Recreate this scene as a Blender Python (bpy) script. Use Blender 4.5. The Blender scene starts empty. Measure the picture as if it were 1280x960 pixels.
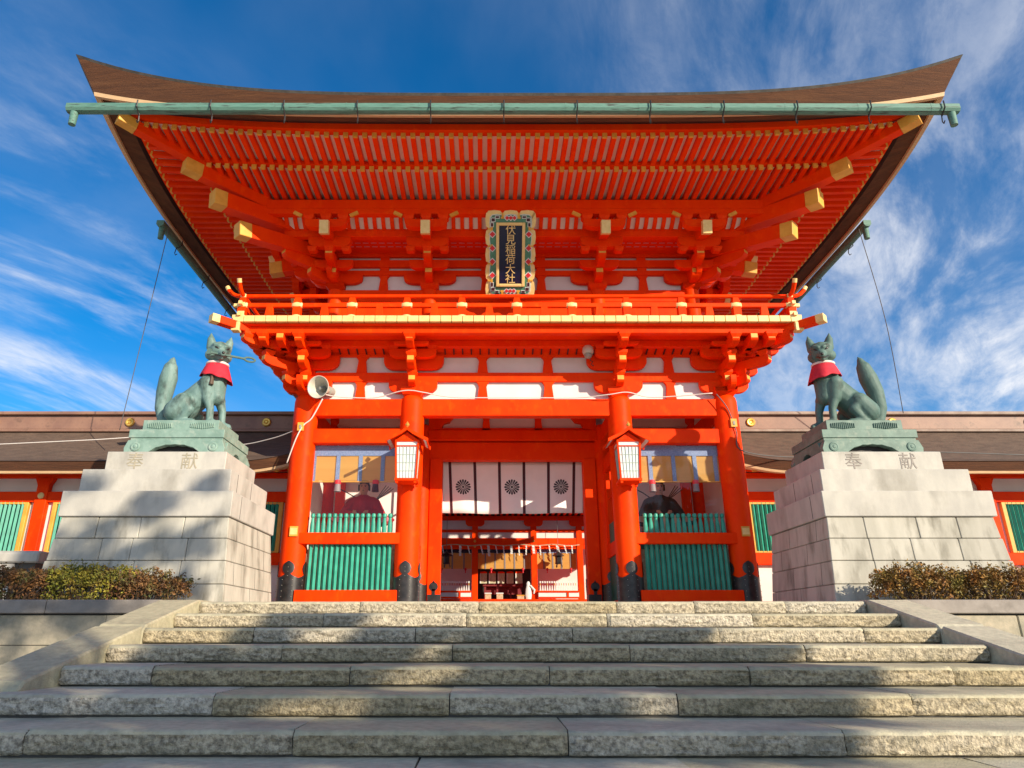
import bpy, bmesh, math, random
from mathutils import Vector, Matrix, noise
random.seed(7)
S = bpy.context.scene
COL = S.collection
R = math.radians

# ------------------------------------------------------------------ camera
cd = bpy.data.cameras.new('camera')
cam = bpy.data.objects.new('camera', cd); COL.objects.link(cam)
cam.location = (-0.74, -17.5, -0.455)
cam.rotation_euler = (R(90 + 19.66), 0, 0)
cd.sensor_width = 36.0
cd.lens = 36.0 * 872.4 / 1280.0
cd.shift_x = 30.5 / 1280.0
cd.clip_start = 0.05; cd.clip_end = 3000
S.camera = cam
S.render.resolution_x = 1024; S.render.resolution_y = 768

# ------------------------------------------------------------------ light
SUN_DIR = Vector((0.695, -0.719, 0.374)).normalized()      # towards the sun
SUN_EL = math.asin(SUN_DIR.z)
SUN_AZ = math.atan2(SUN_DIR.x, SUN_DIR.y)
W = bpy.data.worlds.new('World'); S.world = W; W.use_nodes = True
nt = W.node_tree; nt.nodes.clear()
def N(t, **k):
    n = nt.nodes.new(t)
    for a, b in k.items(): setattr(n, a, b)
    return n
L = lambda a, b: nt.links.new(a, b)
out = N('ShaderNodeOutputWorld'); bg = N('ShaderNodeBackground')
sky = N('ShaderNodeTexSky', sky_type='NISHITA')
sky.sun_disc = False; sky.sun_elevation = SUN_EL; sky.sun_rotation = SUN_AZ
sky.air_density = 1.0; sky.dust_density = 0.2; sky.ozone_density = 4.0; sky.altitude = 300
bg.inputs['Strength'].default_value = 0.12
tc = N('ShaderNodeTexCoord')
sep = N('ShaderNodeSeparateXYZ'); L(tc.outputs['Generated'], sep.inputs[0])
# project the view direction on a high cloud layer (x/z, y/z)
zc = N('ShaderNodeMath', operation='MAXIMUM'); L(sep.outputs['Z'], zc.inputs[0]); zc.inputs[1].default_value = 0.02
zc2 = N('ShaderNodeMath', operation='ADD'); L(zc.outputs[0], zc2.inputs[0]); zc2.inputs[1].default_value = 0.30
dx = N('ShaderNodeMath', operation='DIVIDE'); L(sep.outputs['X'], dx.inputs[0]); L(zc2.outputs[0], dx.inputs[1])
dy = N('ShaderNodeMath', operation='DIVIDE'); L(sep.outputs['Y'], dy.inputs[0]); L(zc2.outputs[0], dy.inputs[1])
cmb = N('ShaderNodeCombineXYZ'); L(dx.outputs[0], cmb.inputs[0]); L(dy.outputs[0], cmb.inputs[1])
def cloud_noise(rot, scl, scale, det, rough, dist, loc=(0, 0, 0)):
    m = N('ShaderNodeMapping', vector_type='TEXTURE'); m.inputs['Rotation'].default_value = (0, 0, rot); m.inputs['Scale'].default_value = scl
    m.inputs['Location'].default_value = loc
    L(cmb.outputs[0], m.inputs[0])
    n = N('ShaderNodeTexNoise'); n.inputs['Scale'].default_value = scale; n.inputs['Detail'].default_value = det
    n.inputs['Roughness'].default_value = rough; n.inputs['Distortion'].default_value = dist
    L(m.outputs[0], n.inputs['Vector']); return n.outputs['Fac']
def ramp(src, a, b, c0=0.0, c1=1.0):
    r = N('ShaderNodeMapRange', interpolation_type='SMOOTHSTEP'); L(src, r.inputs[0])
    r.inputs[1].default_value = a; r.inputs[2].default_value = b; r.inputs[3].default_value = c0; r.inputs[4].default_value = c1
    return r.outputs[0]
def mul(a, b):
    m = N('ShaderNodeMath', operation='MULTIPLY'); L(a, m.inputs[0])
    if isinstance(b, float): m.inputs[1].default_value = b
    else: L(b, m.inputs[1])
    return m.outputs[0]
def add(a, b):
    m = N('ShaderNodeMath', operation='ADD', use_clamp=True); L(a, m.inputs[0]); L(b, m.inputs[1]); return m.outputs[0]
big = cloud_noise(R(20), (1.3, .9, 1), 1.5, 4, 0.5, 0.4, (3.1, 1.7, 0))
wisp = cloud_noise(R(52), (1.5, .60, 1), 1.9, 10, 0.62, 0.7, (1.0, 3.0, 0))
wisp2 = cloud_noise(R(75), (1.25, .80, 1), 3.6, 10, 0.62, 0.35, (8.0, 1.0, 0))
fine = cloud_noise(R(60), (1.6, .66, 1), 10.0, 9, 0.68, 0.5, (2.0, 5.0, 0))
side = ramp(sep.outputs['X'], 0.02, 0.42, 0.0, 1.0)               # more cloud to the right of the gate
left = ramp(sep.outputs['X'], -0.18, -0.50, 0.0, 1.0)
low = ramp(sep.outputs['Z'], 0.72, 0.30, 0.0, 1.0)
tex = mul(ramp(wisp2, 0.36, 0.62, 0.10, 1.0), ramp(fine, 0.30, 0.66, 0.45, 1.0))
bank = mul(mul(side, ramp(big, 0.30, 0.60, 0.35, 1.0)), tex)
bank = mul(bank, ramp(sep.outputs['Z'], 0.75, 0.25, 0.55, 1.0))
streak = mul(mul(mul(ramp(wisp, 0.44, 0.68), left), ramp(fine, 0.3, 0.7, 0.4, 1.0)), low)
veil = mul(mul(ramp(big, 0.38, 0.70), ramp(wisp2, 0.3, 0.7, 0.4, 1.0)), 0.10)
hazy = ramp(sep.outputs['Z'], 0.45, 0.05, 0.0, 0.13)
back = ramp(sep.outputs['Y'], 0.15, -0.55, 0.0, 0.32)                # unseen cloud added behind the viewer as neutral fill light
cl = add(add(add(add(mul(bank, 1.0), mul(streak, 0.90)), veil), hazy), mul(back, ramp(wisp2, 0.2, 0.6, 0.6, 1.0)))
hs = N('ShaderNodeHueSaturation'); hs.inputs['Saturation'].default_value = 1.75; hs.inputs['Value'].default_value = 1.0
hs.inputs['Hue'].default_value = 0.5
L(sky.outputs[0], hs.inputs['Color'])
mx = N('ShaderNodeMix', data_type='RGBA')
L(cl, mx.inputs['Factor']); L(hs.outputs[0], mx.inputs['A']); mx.inputs['B'].default_value = (5.7, 5.8, 6.1, 1)
L(mx.outputs['Result'], bg.inputs['Color']); L(bg.outputs[0], out.inputs['Surface'])

sd = bpy.data.lights.new('sun', 'SUN'); sun = bpy.data.objects.new('sun', sd); COL.objects.link(sun)
sd.energy = 5.0; sd.angle = R(0.53); sd.color = (1.0, 0.86, 0.66)
sun.rotation_euler = SUN_DIR.to_track_quat('Z', 'Y').to_euler(); sun.location = (20, -25, 20)
S.view_settings.view_transform = 'Standard'; S.view_settings.look = 'None'
S.view_settings.exposure = 0.50; S.view_settings.gamma = 1.0; S.view_settings.use_curve_mapping = False

# ------------------------------------------------------------------ materials
def mat(name, c1, c2=None, scale=3.0, rough=0.6, metal=0.0, bump=0.0, bscale=40.0, lo=0.35, hi=0.65, spec=0.5,
        det=4, stretch=(1, 1, 1), c3=None, c3scale=1.0, c3lo=.55, c3hi=.75, island=0.0, bdist=0.02, coat=0.0, objvar=0.0):
    m = bpy.data.materials.new(name); m.use_nodes = True
    t = m.node_tree; b = t.nodes['Principled BSDF']
    b.inputs['Roughness'].default_value = rough; b.inputs['Metallic'].default_value = metal
    b.inputs['Specular IOR Level'].default_value = spec; b.inputs['Coat Weight'].default_value = coat
    b.inputs['Base Color'].default_value = (*c1, 1)
    if c2 is None and not bump: return m
    tcn = t.nodes.new('ShaderNodeTexCoord'); mp = t.nodes.new('ShaderNodeMapping'); mp.inputs['Scale'].default_value = stretch
    t.links.new(tcn.outputs['Object'], mp.inputs[0])
    last = None
    def layer(scl, l, h, A, Bc, d=det):
        n = t.nodes.new('ShaderNodeTexNoise'); n.inputs['Scale'].default_value = scl; n.inputs['Detail'].default_value = d
        n.inputs['Roughness'].default_value = 0.6
        t.links.new(mp.outputs[0], n.inputs['Vector'])
        r = t.nodes.new('ShaderNodeMapRange'); r.inputs[1].default_value = l; r.inputs[2].default_value = h
        t.links.new(n.outputs['Fac'], r.inputs[0])
        x = t.nodes.new('ShaderNodeMix'); x.data_type = 'RGBA'
        t.links.new(r.outputs[0], x.inputs['Factor'])
        if isinstance(A, tuple): x.inputs['A'].default_value = (*A, 1)
        else: t.links.new(A, x.inputs['A'])
        x.inputs['B'].default_value = (*Bc, 1)
        return x.outputs['Result']
    if c2 is not None:
        last = layer(scale, lo, hi, c1, c2)
        if c3 is not None: last = layer(c3scale, c3lo, c3hi, last, c3)
        if island:
            g = t.nodes.new('ShaderNodeNewGeometry'); h = t.nodes.new('ShaderNodeHueSaturation')
            r = t.nodes.new('ShaderNodeMapRange'); r.inputs[3].default_value = 1 - island; r.inputs[4].default_value = 1 + island
            t.links.new(g.outputs['Random Per Island'], r.inputs[0]); t.links.new(r.outputs[0], h.inputs['Value'])
            t.links.new(last, h.inputs['Color']); last = h.outputs[0]
        if objvar:
            g = t.nodes.new('ShaderNodeObjectInfo'); h = t.nodes.new('ShaderNodeHueSaturation')
            r = t.nodes.new('ShaderNodeMapRange'); r.inputs[3].default_value = 1 - objvar; r.inputs[4].default_value = 1 + objvar
            r2 = t.nodes.new('ShaderNodeMapRange'); r2.inputs[3].default_value = 1 + objvar*2.2; r2.inputs[4].default_value = 1 - objvar*2.2
            t.links.new(g.outputs['Random'], r.inputs[0]); t.links.new(g.outputs['Random'], r2.inputs[0])
            t.links.new(r.outputs[0], h.inputs['Value']); t.links.new(r2.outputs[0], h.inputs['Saturation'])
            t.links.new(last, h.inputs['Color']); last = h.outputs[0]
        t.links.new(last, b.inputs['Base Color'])
    if bump:
        n = t.nodes.new('ShaderNodeTexNoise'); n.inputs['Scale'].default_value = bscale; n.inputs['Detail'].default_value = 6
        t.links.new(mp.outputs[0], n.inputs['Vector'])
        bp = t.nodes.new('ShaderNodeBump'); bp.inputs['Strength'].default_value = bump; bp.inputs['Distance'].default_value = bdist
        t.links.new(n.outputs['Fac'], bp.inputs['Height']); t.links.new(bp.outputs[0], b.inputs['Normal'])
    return m

RED = mat('vermilion_paint', (0.90, 0.052, 0.0005), (0.83, 0.033, 0.0005), 1.3, 0.5, bump=0.12, bscale=24, c3=(0.92, 0.070, 0.001), c3scale=5, spec=0.08, stretch=(1, 1, .6))
YEL = mat('ochre_paint', (0.78, 0.40, 0.06), (0.66, 0.31, 0.035), 4, 0.5)
CREAM = mat('pale_yellow_paint', (0.84, 0.61, 0.26), (0.76, 0.52, 0.19), 9, 0.5)
BOARDW = mat('white_boards_bounce_tint', (0.92, 0.83, 0.72), (0.86, 0.75, 0.64), 3, 0.8)  # white boards coloured brighter and warmer, standing in for bounce under the eaves
WHITE = mat('white_plaster', (0.72, 0.70, 0.68), (0.64, 0.625, 0.605), 1.2, 0.85, bump=0.05, bscale=25)
GREEN = mat('green_slat_paint', (0.035, 0.34, 0.24), (0.02, 0.25, 0.18), 5, 0.42)
DGREEN = mat('green_panel_paint', (0.02, 0.14, 0.09), (0.015, 0.10, 0.07), 3, 0.5)
FLOORW = mat('worn_floor_boards', (0.20, 0.07, 0.035), (0.26, 0.10, 0.05), 5, 0.8)
BLACKM = mat('black_metal', (0.02, 0.02, 0.022), (0.045, 0.04, 0.04), 6, 0.35, metal=0.3)
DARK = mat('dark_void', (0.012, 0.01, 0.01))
GOLD = mat('gilded_metal', (0.80, 0.52, 0.12), (0.65, 0.40, 0.08), 8, 0.35, metal=0.6)
COPPER = mat('green_copper', (0.065, 0.165, 0.13), (0.125, 0.265, 0.215), 3, 0.65, c3=(0.035, 0.055, 0.045), c3scale=3, c3lo=.53, c3hi=.68, stretch=(.8, 7, 7))
BARK = mat('cypress_bark_edge', (0.125, 0.047, 0.018), (0.075, 0.028, 0.012), 6, 0.9, bump=0.8, bscale=26, stretch=(.35, .35, 9), bdist=.015, c3=(0.16, 0.066, 0.025), c3scale=1.2)
BARKTOP = mat('cypress_bark_roof', (0.085, 0.055, 0.04), (0.13, 0.085, 0.06), 3, 0.9, bump=0.6, bscale=18, stretch=(1, 2, 2), c3=(0.16, 0.11, 0.075), c3scale=9)
ROOFDK = mat('dark_roof_rim', (0.05, 0.045, 0.04), (0.09, 0.08, 0.07), 6, 0.7)
WOODL = mat('pale_cedar_board', (0.62, 0.42, 0.24), (0.52, 0.33, 0.17), 5, 0.7, stretch=(1, 8, 8))
RIDGE = mat('ridge_copper_brown', (0.22, 0.12, 0.09), (0.30, 0.17, 0.12), 2, 0.55, c3=(0.14, 0.08, 0.06), c3scale=4)
RIDGECAP = mat('ridge_cap_weathered', (0.36, 0.28, 0.23), (0.24, 0.17, 0.14), 3, 0.7)
BRONZE = mat('bronze_verdigris_lit', (0.095, 0.175, 0.16), (0.17, 0.275, 0.26), 4.5, 0.6, bump=0.25, bscale=16, c3=(0.045, 0.075, 0.068), c3scale=4, c3lo=.54, c3hi=.70, stretch=(1, 1, .5))  # lighter copy of the fox bronze, toned as lit for the left fox
BRONZED = mat('bronze_verdigris_shaded', (0.058, 0.115, 0.10), (0.105, 0.18, 0.16), 4.0, 0.65, bump=0.25, bscale=16, c3=(0.028, 0.045, 0.04), c3scale=4, c3lo=.54, c3hi=.70, stretch=(1, 1, .5))  # same bronze darkened for the shaded right fox; the key shares it
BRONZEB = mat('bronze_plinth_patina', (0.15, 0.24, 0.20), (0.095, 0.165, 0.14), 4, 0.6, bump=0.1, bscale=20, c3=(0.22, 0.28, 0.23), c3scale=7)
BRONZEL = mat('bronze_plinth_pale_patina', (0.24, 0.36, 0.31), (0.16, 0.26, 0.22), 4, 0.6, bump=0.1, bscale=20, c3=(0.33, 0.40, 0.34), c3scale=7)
BIB = mat('red_cloth', (0.60, 0.018, 0.04), (0.50, 0.012, 0.03), 10, 0.75)
BIBW = mat('white_cloth_band', (0.75, 0.66, 0.62))
STONE = mat('pedestal_granite', (0.50, 0.48, 0.43), (0.41, 0.395, 0.36), 2.6, 0.85, bump=0.35, bscale=55, c3=(0.25, 0.235, 0.20), c3scale=1.1, c3lo=.50, c3hi=.78, det=9, bdist=.006, stretch=(1.4, 1.4, .7))
STONEW = mat('pedestal_granite_streaked', (0.47, 0.45, 0.39), (0.35, 0.335, 0.285), 1.6, 0.85, bump=0.25, bscale=60, c3=(0.15, 0.14, 0.11), c3scale=2.2, c3lo=.50, c3hi=.75, det=8, stretch=(1.6, 1.6, 0.45), bdist=.006, island=.10)
JOINT = mat('dark_joint', (0.06, 0.055, 0.05))
STEPF = mat('rough_hewn_granite', (0.54, 0.47, 0.34), (0.17, 0.145, 0.105), 24, 0.9, bump=1.0, bscale=44, lo=.40, hi=.66, c3=(0.17, 0.16, 0.11), c3scale=1.7, c3lo=.50, c3hi=.85, det=10, bdist=.024, objvar=.15)
STEPT = mat('worn_granite_tread', (0.53, 0.49, 0.35), (0.36, 0.335, 0.24), 12, 0.8, bump=0.7, bscale=60, c3=(0.22, 0.205, 0.16), c3scale=1.4, c3lo=.48, c3hi=.80, det=9, bdist=.010, lo=.3, hi=.7, objvar=.10)
WALLST = mat('retaining_wall_granite', (0.40, 0.35, 0.26), (0.27, 0.25, 0.19), 7, 0.85, bump=0.5, bscale=30, c3=(0.16, 0.16, 0.12), c3scale=2, det=8, bdist=.01, island=.14)
CAPST = mat('coping_granite', (0.29, 0.26, 0.235), (0.22, 0.195, 0.175), 5, 0.8, bump=0.25, bscale=50, c3=(0.13, 0.115, 0.10), c3scale=2.2, det=8, bdist=.006, island=.10)
SOIL = mat('pale_bounce_ground', (0.58, 0.53, 0.45), (0.48, 0.44, 0.37), 4, 0.9, bump=0.3, bscale=30)  # ground colour raised to bounce warm light up under the eaves
BAMBOO = mat('yellow_bamboo_blind', (0.80, 0.47, 0.12), (0.72, 0.40, 0.09), 3, 0.6, bump=0.4, bscale=60, stretch=(.05, .05, 3), bdist=.004)
BLUEC = mat('blue_brocade', (0.13, 0.19, 0.36), (0.22, 0.29, 0.46), 30, 0.6)
PAPER = mat('white_paper', (0.70, 0.72, 0.71), (0.64, 0.67, 0.66), 8, 0.7)
LATT = mat('lantern_lattice', (0.36, 0.44, 0.40))
CLOTH = mat('white_curtain_cloth', (0.88, 0.86, 0.84), (0.84, 0.81, 0.79), 2, 0.9)
MAROON = mat('maroon_cloth', (0.055, 0.006, 0.012))
CRESTM = mat('black_dye', (0.02, 0.018, 0.022))
NAVY = mat('navy_lacquer', (0.006, 0.008, 0.035), None, rough=0.25)
PGREEN = mat('plaque_green', (0.06, 0.20, 0.12), (0.09, 0.26, 0.16), 14, 0.6)
CABLE = mat('white_cable', (0.65, 0.6, 0.56)); WIRE = mat('dark_wire', (0.10, 0.10, 0.10))
HORN = mat('cream_enamel', (0.58, 0.55, 0.46), (0.50, 0.47, 0.39), 5, 0.4)
HORNIN = mat('grey_enamel', (0.30, 0.29, 0.25))
SKIN = mat('painted_skin', (0.50, 0.27, 0.18)); ROBER = mat('crimson_robe', (0.42, 0.012, 0.03), (0.34, 0.01, 0.02), 4, 0.7)
ROBEB = mat('black_robe', (0.035, 0.03, 0.03), (0.05, 0.045, 0.04), 4, 0.7); TROU = mat('cream_brocade', (0.58, 0.45, 0.30), (0.44, 0.30, 0.17), 12, 0.7)
PINK = mat('pink_lining', (0.70, 0.22, 0.26)); HAIR = mat('black_hair', (0.012, 0.011, 0.012), rough=0.5)
TASR = mat('red_tassel', (0.62, 0.02, 0.03)); TASG = mat('grey_tassel', (0.22, 0.19, 0.20))
VELV = mat('dark_offering_cloth', (0.18, 0.015, 0.02)); GLAZE = mat('greenish_glass_reflection', (0.40, 0.38, 0.20), (0.60, 0.60, 0.48), 12, 0.3, stretch=(3, 1, .6))  # GLAZE: greenish reflections of glass doors put into the panel colour
LEAFB = mat('russet_azalea_leaves', (0.12, 0.048, 0.016), (0.18, 0.085, 0.025), 5, 0.7, c3=(0.075, 0.09, 0.02), c3scale=3.5, c3lo=.46, c3hi=.62, island=.55)
LEAFY = mat('yellow_green_azalea_leaves', (0.27, 0.22, 0.02), (0.13, 0.16, 0.02), 4, 0.65, c3=(0.19, 0.085, 0.02), c3scale=3, c3lo=.52, c3hi=.68, island=.5)
LEAFO = mat('olive_orange_azalea_leaves', (0.26, 0.105, 0.016), (0.16, 0.135, 0.022), 4, 0.65, c3=(0.21, 0.075, 0.022), c3scale=2.6, island=.5)
TWIG = mat('brown_twigs', (0.09, 0.055, 0.035)); LEAFT = mat('cedar_leaves', (0.04, 0.07, 0.02), (0.06, 0.09, 0.025), 3, 0.7, island=.4)
TRUNK = mat('cedar_bark', (0.10, 0.065, 0.045), (0.14, 0.09, 0.06), 6, 0.9)
_bt = BAMBOO.node_tree; _pb = _bt.nodes['Principled BSDF']; _mo = _bt.nodes['Material Output']; _ms = _bt.nodes.new('ShaderNodeMixShader'); _tl = _bt.nodes.new('ShaderNodeBsdfTranslucent')
_tl.inputs['Color'].default_value = (0.85, 0.55, 0.20, 1); _ms.inputs[0].default_value = 0.42
_bt.links.new(_pb.outputs[0], _ms.inputs[1]); _bt.links.new(_tl.outputs[0], _ms.inputs[2]); _bt.links.new(_ms.outputs[0], _mo.inputs[0])
NICHEW = mat('niche_plaster_lightened', (0.86, 0.80, 0.76), (0.80, 0.73, 0.70), 2, 0.85)  # lighter copy of the white plaster that brightens the dim niches
GLASS = bpy.data.materials.new('window_glass'); GLASS.use_nodes = True
_t = GLASS.node_tree; _t.nodes.clear()
_o = _t.nodes.new('ShaderNodeOutputMaterial'); _m = _t.nodes.new('ShaderNodeMixShader'); _tr = _t.nodes.new('ShaderNodeBsdfTransparent')
_g = _t.nodes.new('ShaderNodeBsdfGlossy'); _g.inputs['Roughness'].default_value = 0.02; _f = _t.nodes.new('ShaderNodeFresnel'); _f.inputs[0].default_value = 1.5
_m.inputs[0].default_value = 0.03; _t.links.new(_tr.outputs[0], _m.inputs[1]); _t.links.new(_g.outputs[0], _m.inputs[2]); _t.links.new(_m.outputs[0], _o.inputs[0])

# ------------------------------------------------------------------ mesh helpers
class MB:
    def __init__(s): s.v = []; s.f = []; s.m = []; s.M = Matrix.Identity(4); s.mi = 0
    def add(s, vs, fs, mi=None):
        o = len(s.v); s.v += [tuple(s.M @ Vector(p)) for p in vs]
        for f in fs: s.f.append(tuple(i + o for i in f)); s.m.append(s.mi if mi is None else mi)
    def box(s, x0, x1, y0, y1, z0, z1, mi=None):
        s.add([(x0,y0,z0),(x1,y0,z0),(x1,y1,z0),(x0,y1,z0),(x0,y0,z1),(x1,y0,z1),(x1,y1,z1),(x0,y1,z1)],
              [(0,3,2,1),(4,5,6,7),(0,1,5,4),(1,2,6,5),(2,3,7,6),(3,0,4,7)], mi)
    def cbox(s, c, sx, sy, sz, mi=None):
        s.box(c[0]-sx/2, c[0]+sx/2, c[1]-sy/2, c[1]+sy/2, c[2]-sz/2, c[2]+sz/2, mi)
    def frustum(s, c, bx, by, tx, ty, h, mi=None):
        x, y, z = c
        s.add([(x-bx/2,y-by/2,z),(x+bx/2,y-by/2,z),(x+bx/2,y+by/2,z),(x-bx/2,y+by/2,z),
               (x-tx/2,y-ty/2,z+h),(x+tx/2,y-ty/2,z+h),(x+tx/2,y+ty/2,z+h),(x-tx/2,y+ty/2,z+h)],
              [(0,3,2,1),(4,5,6,7),(0,1,5,4),(1,2,6,5),(2,3,7,6),(3,0,4,7)], mi)
    def beam(s, p0, p1, w, h, mi=None, up=(0, 0, 1), endmi=None):
        p0 = Vector(p0); p1 = Vector(p1); d = (p1-p0).normalized(); sd_ = d.cross(Vector(up)).normalized(); u = sd_.cross(d)
        a = sd_*w/2; b = u*h/2
        s.add([p0-a-b,p0+a-b,p0+a+b,p0-a+b,p1-a-b,p1+a-b,p1+a+b,p1-a+b],
              [(0,1,5,4),(1,2,6,5),(2,3,7,6),(3,0,4,7),(0,3,2,1)], mi)
        o = len(s.v)-8
        s.f.append((o+4,o+5,o+6,o+7)); s.m.append((s.mi if mi is None else mi) if endmi is None else endmi)
    def prism(s, poly, axis, lo, hi, mi=None):
        """poly of (p,q); axis 'x': (p,q)->(y,z), 'y': (x,z), 'z': (x,y)"""
        def P(p, q, t): return {'x': (t,p,q), 'y': (p,t,q), 'z': (p,q,t)}[axis]
        n = len(poly)
        vs = [P(p,q,lo) for p,q in poly] + [P(p,q,hi) for p,q in poly]
        fs = [tuple(range(n)), tuple(range(2*n-1, n-1, -1))] + [(i, i+n, (i+1)%n+n, (i+1)%n) for i in range(n)]
        s.add(vs, fs, mi)
    def tube(s, pts, r, n=8, mi=None, caps=True):
        pts = [Vector(p) for p in pts]; rs = r if isinstance(r, (list, tuple)) else [r]*len(pts)
        vs = []; up = None
        for i, p in enumerate(pts):
            d = (pts[min(i+1,len(pts)-1)]-pts[max(i-1,0)]).normalized()
            if up is None: up = d.orthogonal().normalized()
            up = (up - d*up.dot(d)).normalized(); w = d.cross(up)
            for k in range(n):
                a = 2*math.pi*k/n; vs.append(p + (up*math.cos(a)+w*math.sin(a))*rs[i])
        fs = [(i*n+k, i*n+(k+1)%n, (i+1)*n+(k+1)%n, (i+1)*n+k) for i in range(len(pts)-1) for k in range(n)]
        if caps: fs += [tuple(range(n-1,-1,-1)), tuple((len(pts)-1)*n+k for k in range(n))]
        s.add(vs, fs, mi)
    def lathe(s, prof, c=(0,0,0), n=24, mi=None, axis='z', sx=1, sy=1):
        vs = []
        for r, h in prof:
            for k in range(n):
                a = 2*math.pi*k/n; p = (r*math.cos(a)*sx, r*math.sin(a)*sy, h)
                if axis == 'y': p = (p[0], -h, p[1])
                if axis == 'x': p = (h, p[0], p[1])
                vs.append((p[0]+c[0], p[1]+c[1], p[2]+c[2]))
        fs = [(i*n+k, i*n+(k+1)%n, (i+1)*n+(k+1)%n, (i+1)*n+k) for i in range(len(prof)-1) for k in range(n)]
        fs += [tuple(range(n-1,-1,-1)), tuple((len(prof)-1)*n+k for k in range(n))]
        s.add(vs, fs, mi)
    def grid(s, fn, nu, nv, mi=None):
        s.add([fn(i/nu, j/nv) for j in range(nv+1) for i in range(nu+1)],
              [(j*(nu+1)+i, j*(nu+1)+i+1, (j+1)*(nu+1)+i+1, (j+1)*(nu+1)+i) for j in range(nv) for i in range(nu)], mi)
    def ball(s, c, r, n=10, mi=None, sc=(1,1,1)):
        prof = [(max(1e-4, r*math.sin(math.pi*i/n)), -r*math.cos(math.pi*i/n)) for i in range(n+1)]
        vs = []
        k2 = n*2
        for a, h in prof:
            for k in range(k2):
                t = 2*math.pi*k/k2; vs.append((c[0]+a*math.cos(t)*sc[0], c[1]+a*math.sin(t)*sc[1], c[2]+h*sc[2]))
        s.add(vs, [(i*k2+k, i*k2+(k+1)%k2, (i+1)*k2+(k+1)%k2, (i+1)*k2+k) for i in range(n) for k in range(k2)], mi)
    def mesh(s, name, mats):
        me = bpy.data.meshes.new(name); me.from_pydata(s.v, [], s.f)
        for m in (mats if isinstance(mats, (list, tuple)) else [mats]): me.materials.append(m)
        me.polygons.foreach_set('material_index', s.m); me.update()
        bm = bmesh.new(); bm.from_mesh(me); bmesh.ops.recalc_face_normals(bm, faces=bm.faces); bm.to_mesh(me); bm.free()
        return me

def wloc(o): return (o.location + wloc(o.parent)) if o.parent else Vector(o.location)
def obj(name, mb, mats, parent=None, bevel=0.0, smooth=False, loc=None):
    me = mb if isinstance(mb, bpy.types.Mesh) else mb.mesh(name, mats)
    o = bpy.data.objects.new(name, me); COL.objects.link(o)
    if parent is not None: o.parent = parent; o.location = -wloc(parent)
    if loc is not None: o.location = Vector(loc) - (wloc(parent) if parent is not None else Vector())
    if smooth:
        for p in me.polygons: p.use_smooth = True
        if smooth == 'auto':
            mm = o.modifiers.new('split', 'EDGE_SPLIT'); mm.split_angle = R(35)
    if bevel:
        b = o.modifiers.new('bevel', 'BEVEL'); b.width = bevel; b.segments = 1; b.limit_method = 'ANGLE'; b.angle_limit = R(40)
    return o
def tag(o, label=None, cat=None, group=None, kind=None):
    if label: o['label'] = label
    if cat: o['category'] = cat
    if group: o['group'] = group
    if kind: o['kind'] = kind
    return o
def thing(name, loc, label, cat, group=None):
    o = bpy.data.objects.new(name, None); COL.objects.link(o); o.location = loc; o.empty_display_size = .2
    return tag(o, label, cat, group)
def baked(mb, voxel, smooth_it=6, name='body'):
    """union of overlapping shapes -> one continuous smooth mesh"""
    me = mb.mesh(name, [])
    o = bpy.data.objects.new('tmp', me); COL.objects.link(o)
    r = o.modifiers.new('r', 'REMESH'); r.mode = 'VOXEL'; r.voxel_size = voxel
    s_ = o.modifiers.new('s', 'SMOOTH'); s_.iterations = smooth_it; s_.factor = .5
    dg = bpy.context.evaluated_depsgraph_get(); dg.update()
    n = bpy.data.meshes.new_from_object(o.evaluated_get(dg)); n.name = name
    bpy.data.objects.remove(o); bpy.data.meshes.remove(me)
    for p in n.polygons: p.use_smooth = True
    return n
def text_mesh(s_, size, depth=.01):
    cu = bpy.data.curves.new('t', 'FONT'); cu.body = s_; cu.size = size; cu.align_x = 'CENTER'; cu.align_y = 'CENTER'; cu.extrude = depth
    o = bpy.data.objects.new('t', cu); COL.objects.link(o)
    dg = bpy.context.evaluated_depsgraph_get(); dg.update()
    n = bpy.data.meshes.new_from_object(o.evaluated_get(dg)); bpy.data.objects.remove(o)
    return n
def capsule(mb, p0, p1, r0, r1, n=12):
    p0 = Vector(p0); p1 = Vector(p1); k = 6
    pts = []; rs = []
    d = (p1-p0); Ld = d.length or 1e-6; d /= Ld
    for i in range(k+1):
        a = math.pi/2*(1-i/k); pts.append(p0-d*r0*math.sin(a)); rs.append(max(.002, r0*math.cos(a)))
    for i in range(k+1):
        a = math.pi/2*(i/k); pts.append(p1+d*r1*math.sin(a)); rs.append(max(.002, r1*math.cos(a)))
    mb.tube(pts, rs, n)
def boat(Lh, h, rx=None):
    """outline of a bracket arm: flat top, rounded-up underside ends; half length Lh"""
    rx = rx or min(.30, Lh*.45); p = [(-Lh, 0), (Lh, 0)]
    for i in range(6):
        a = math.pi/2*i/5; p.append((Lh-rx+rx*math.cos(a), -h*.4-h*.6*math.sin(a)))
    for i in range(6):
        a = math.pi/2*(1-i/5); p.append((-Lh+rx-rx*math.cos(a), -h*.4-h*.6*math.sin(a)))
    return p

# ------------------------------------------------------------------ ground, terrace
g = MB(); g.grid(lambda u, v: (-1500+3000*u, -1500+3000*v, -1.94), 40, 40)
tag(obj('ground', g, SOIL), kind='structure')
g = MB(); g.box(-60, 60, -5.6, 70, -1.9, 0.0); tag(obj('terrace', g, SOIL), kind='structure')

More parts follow.
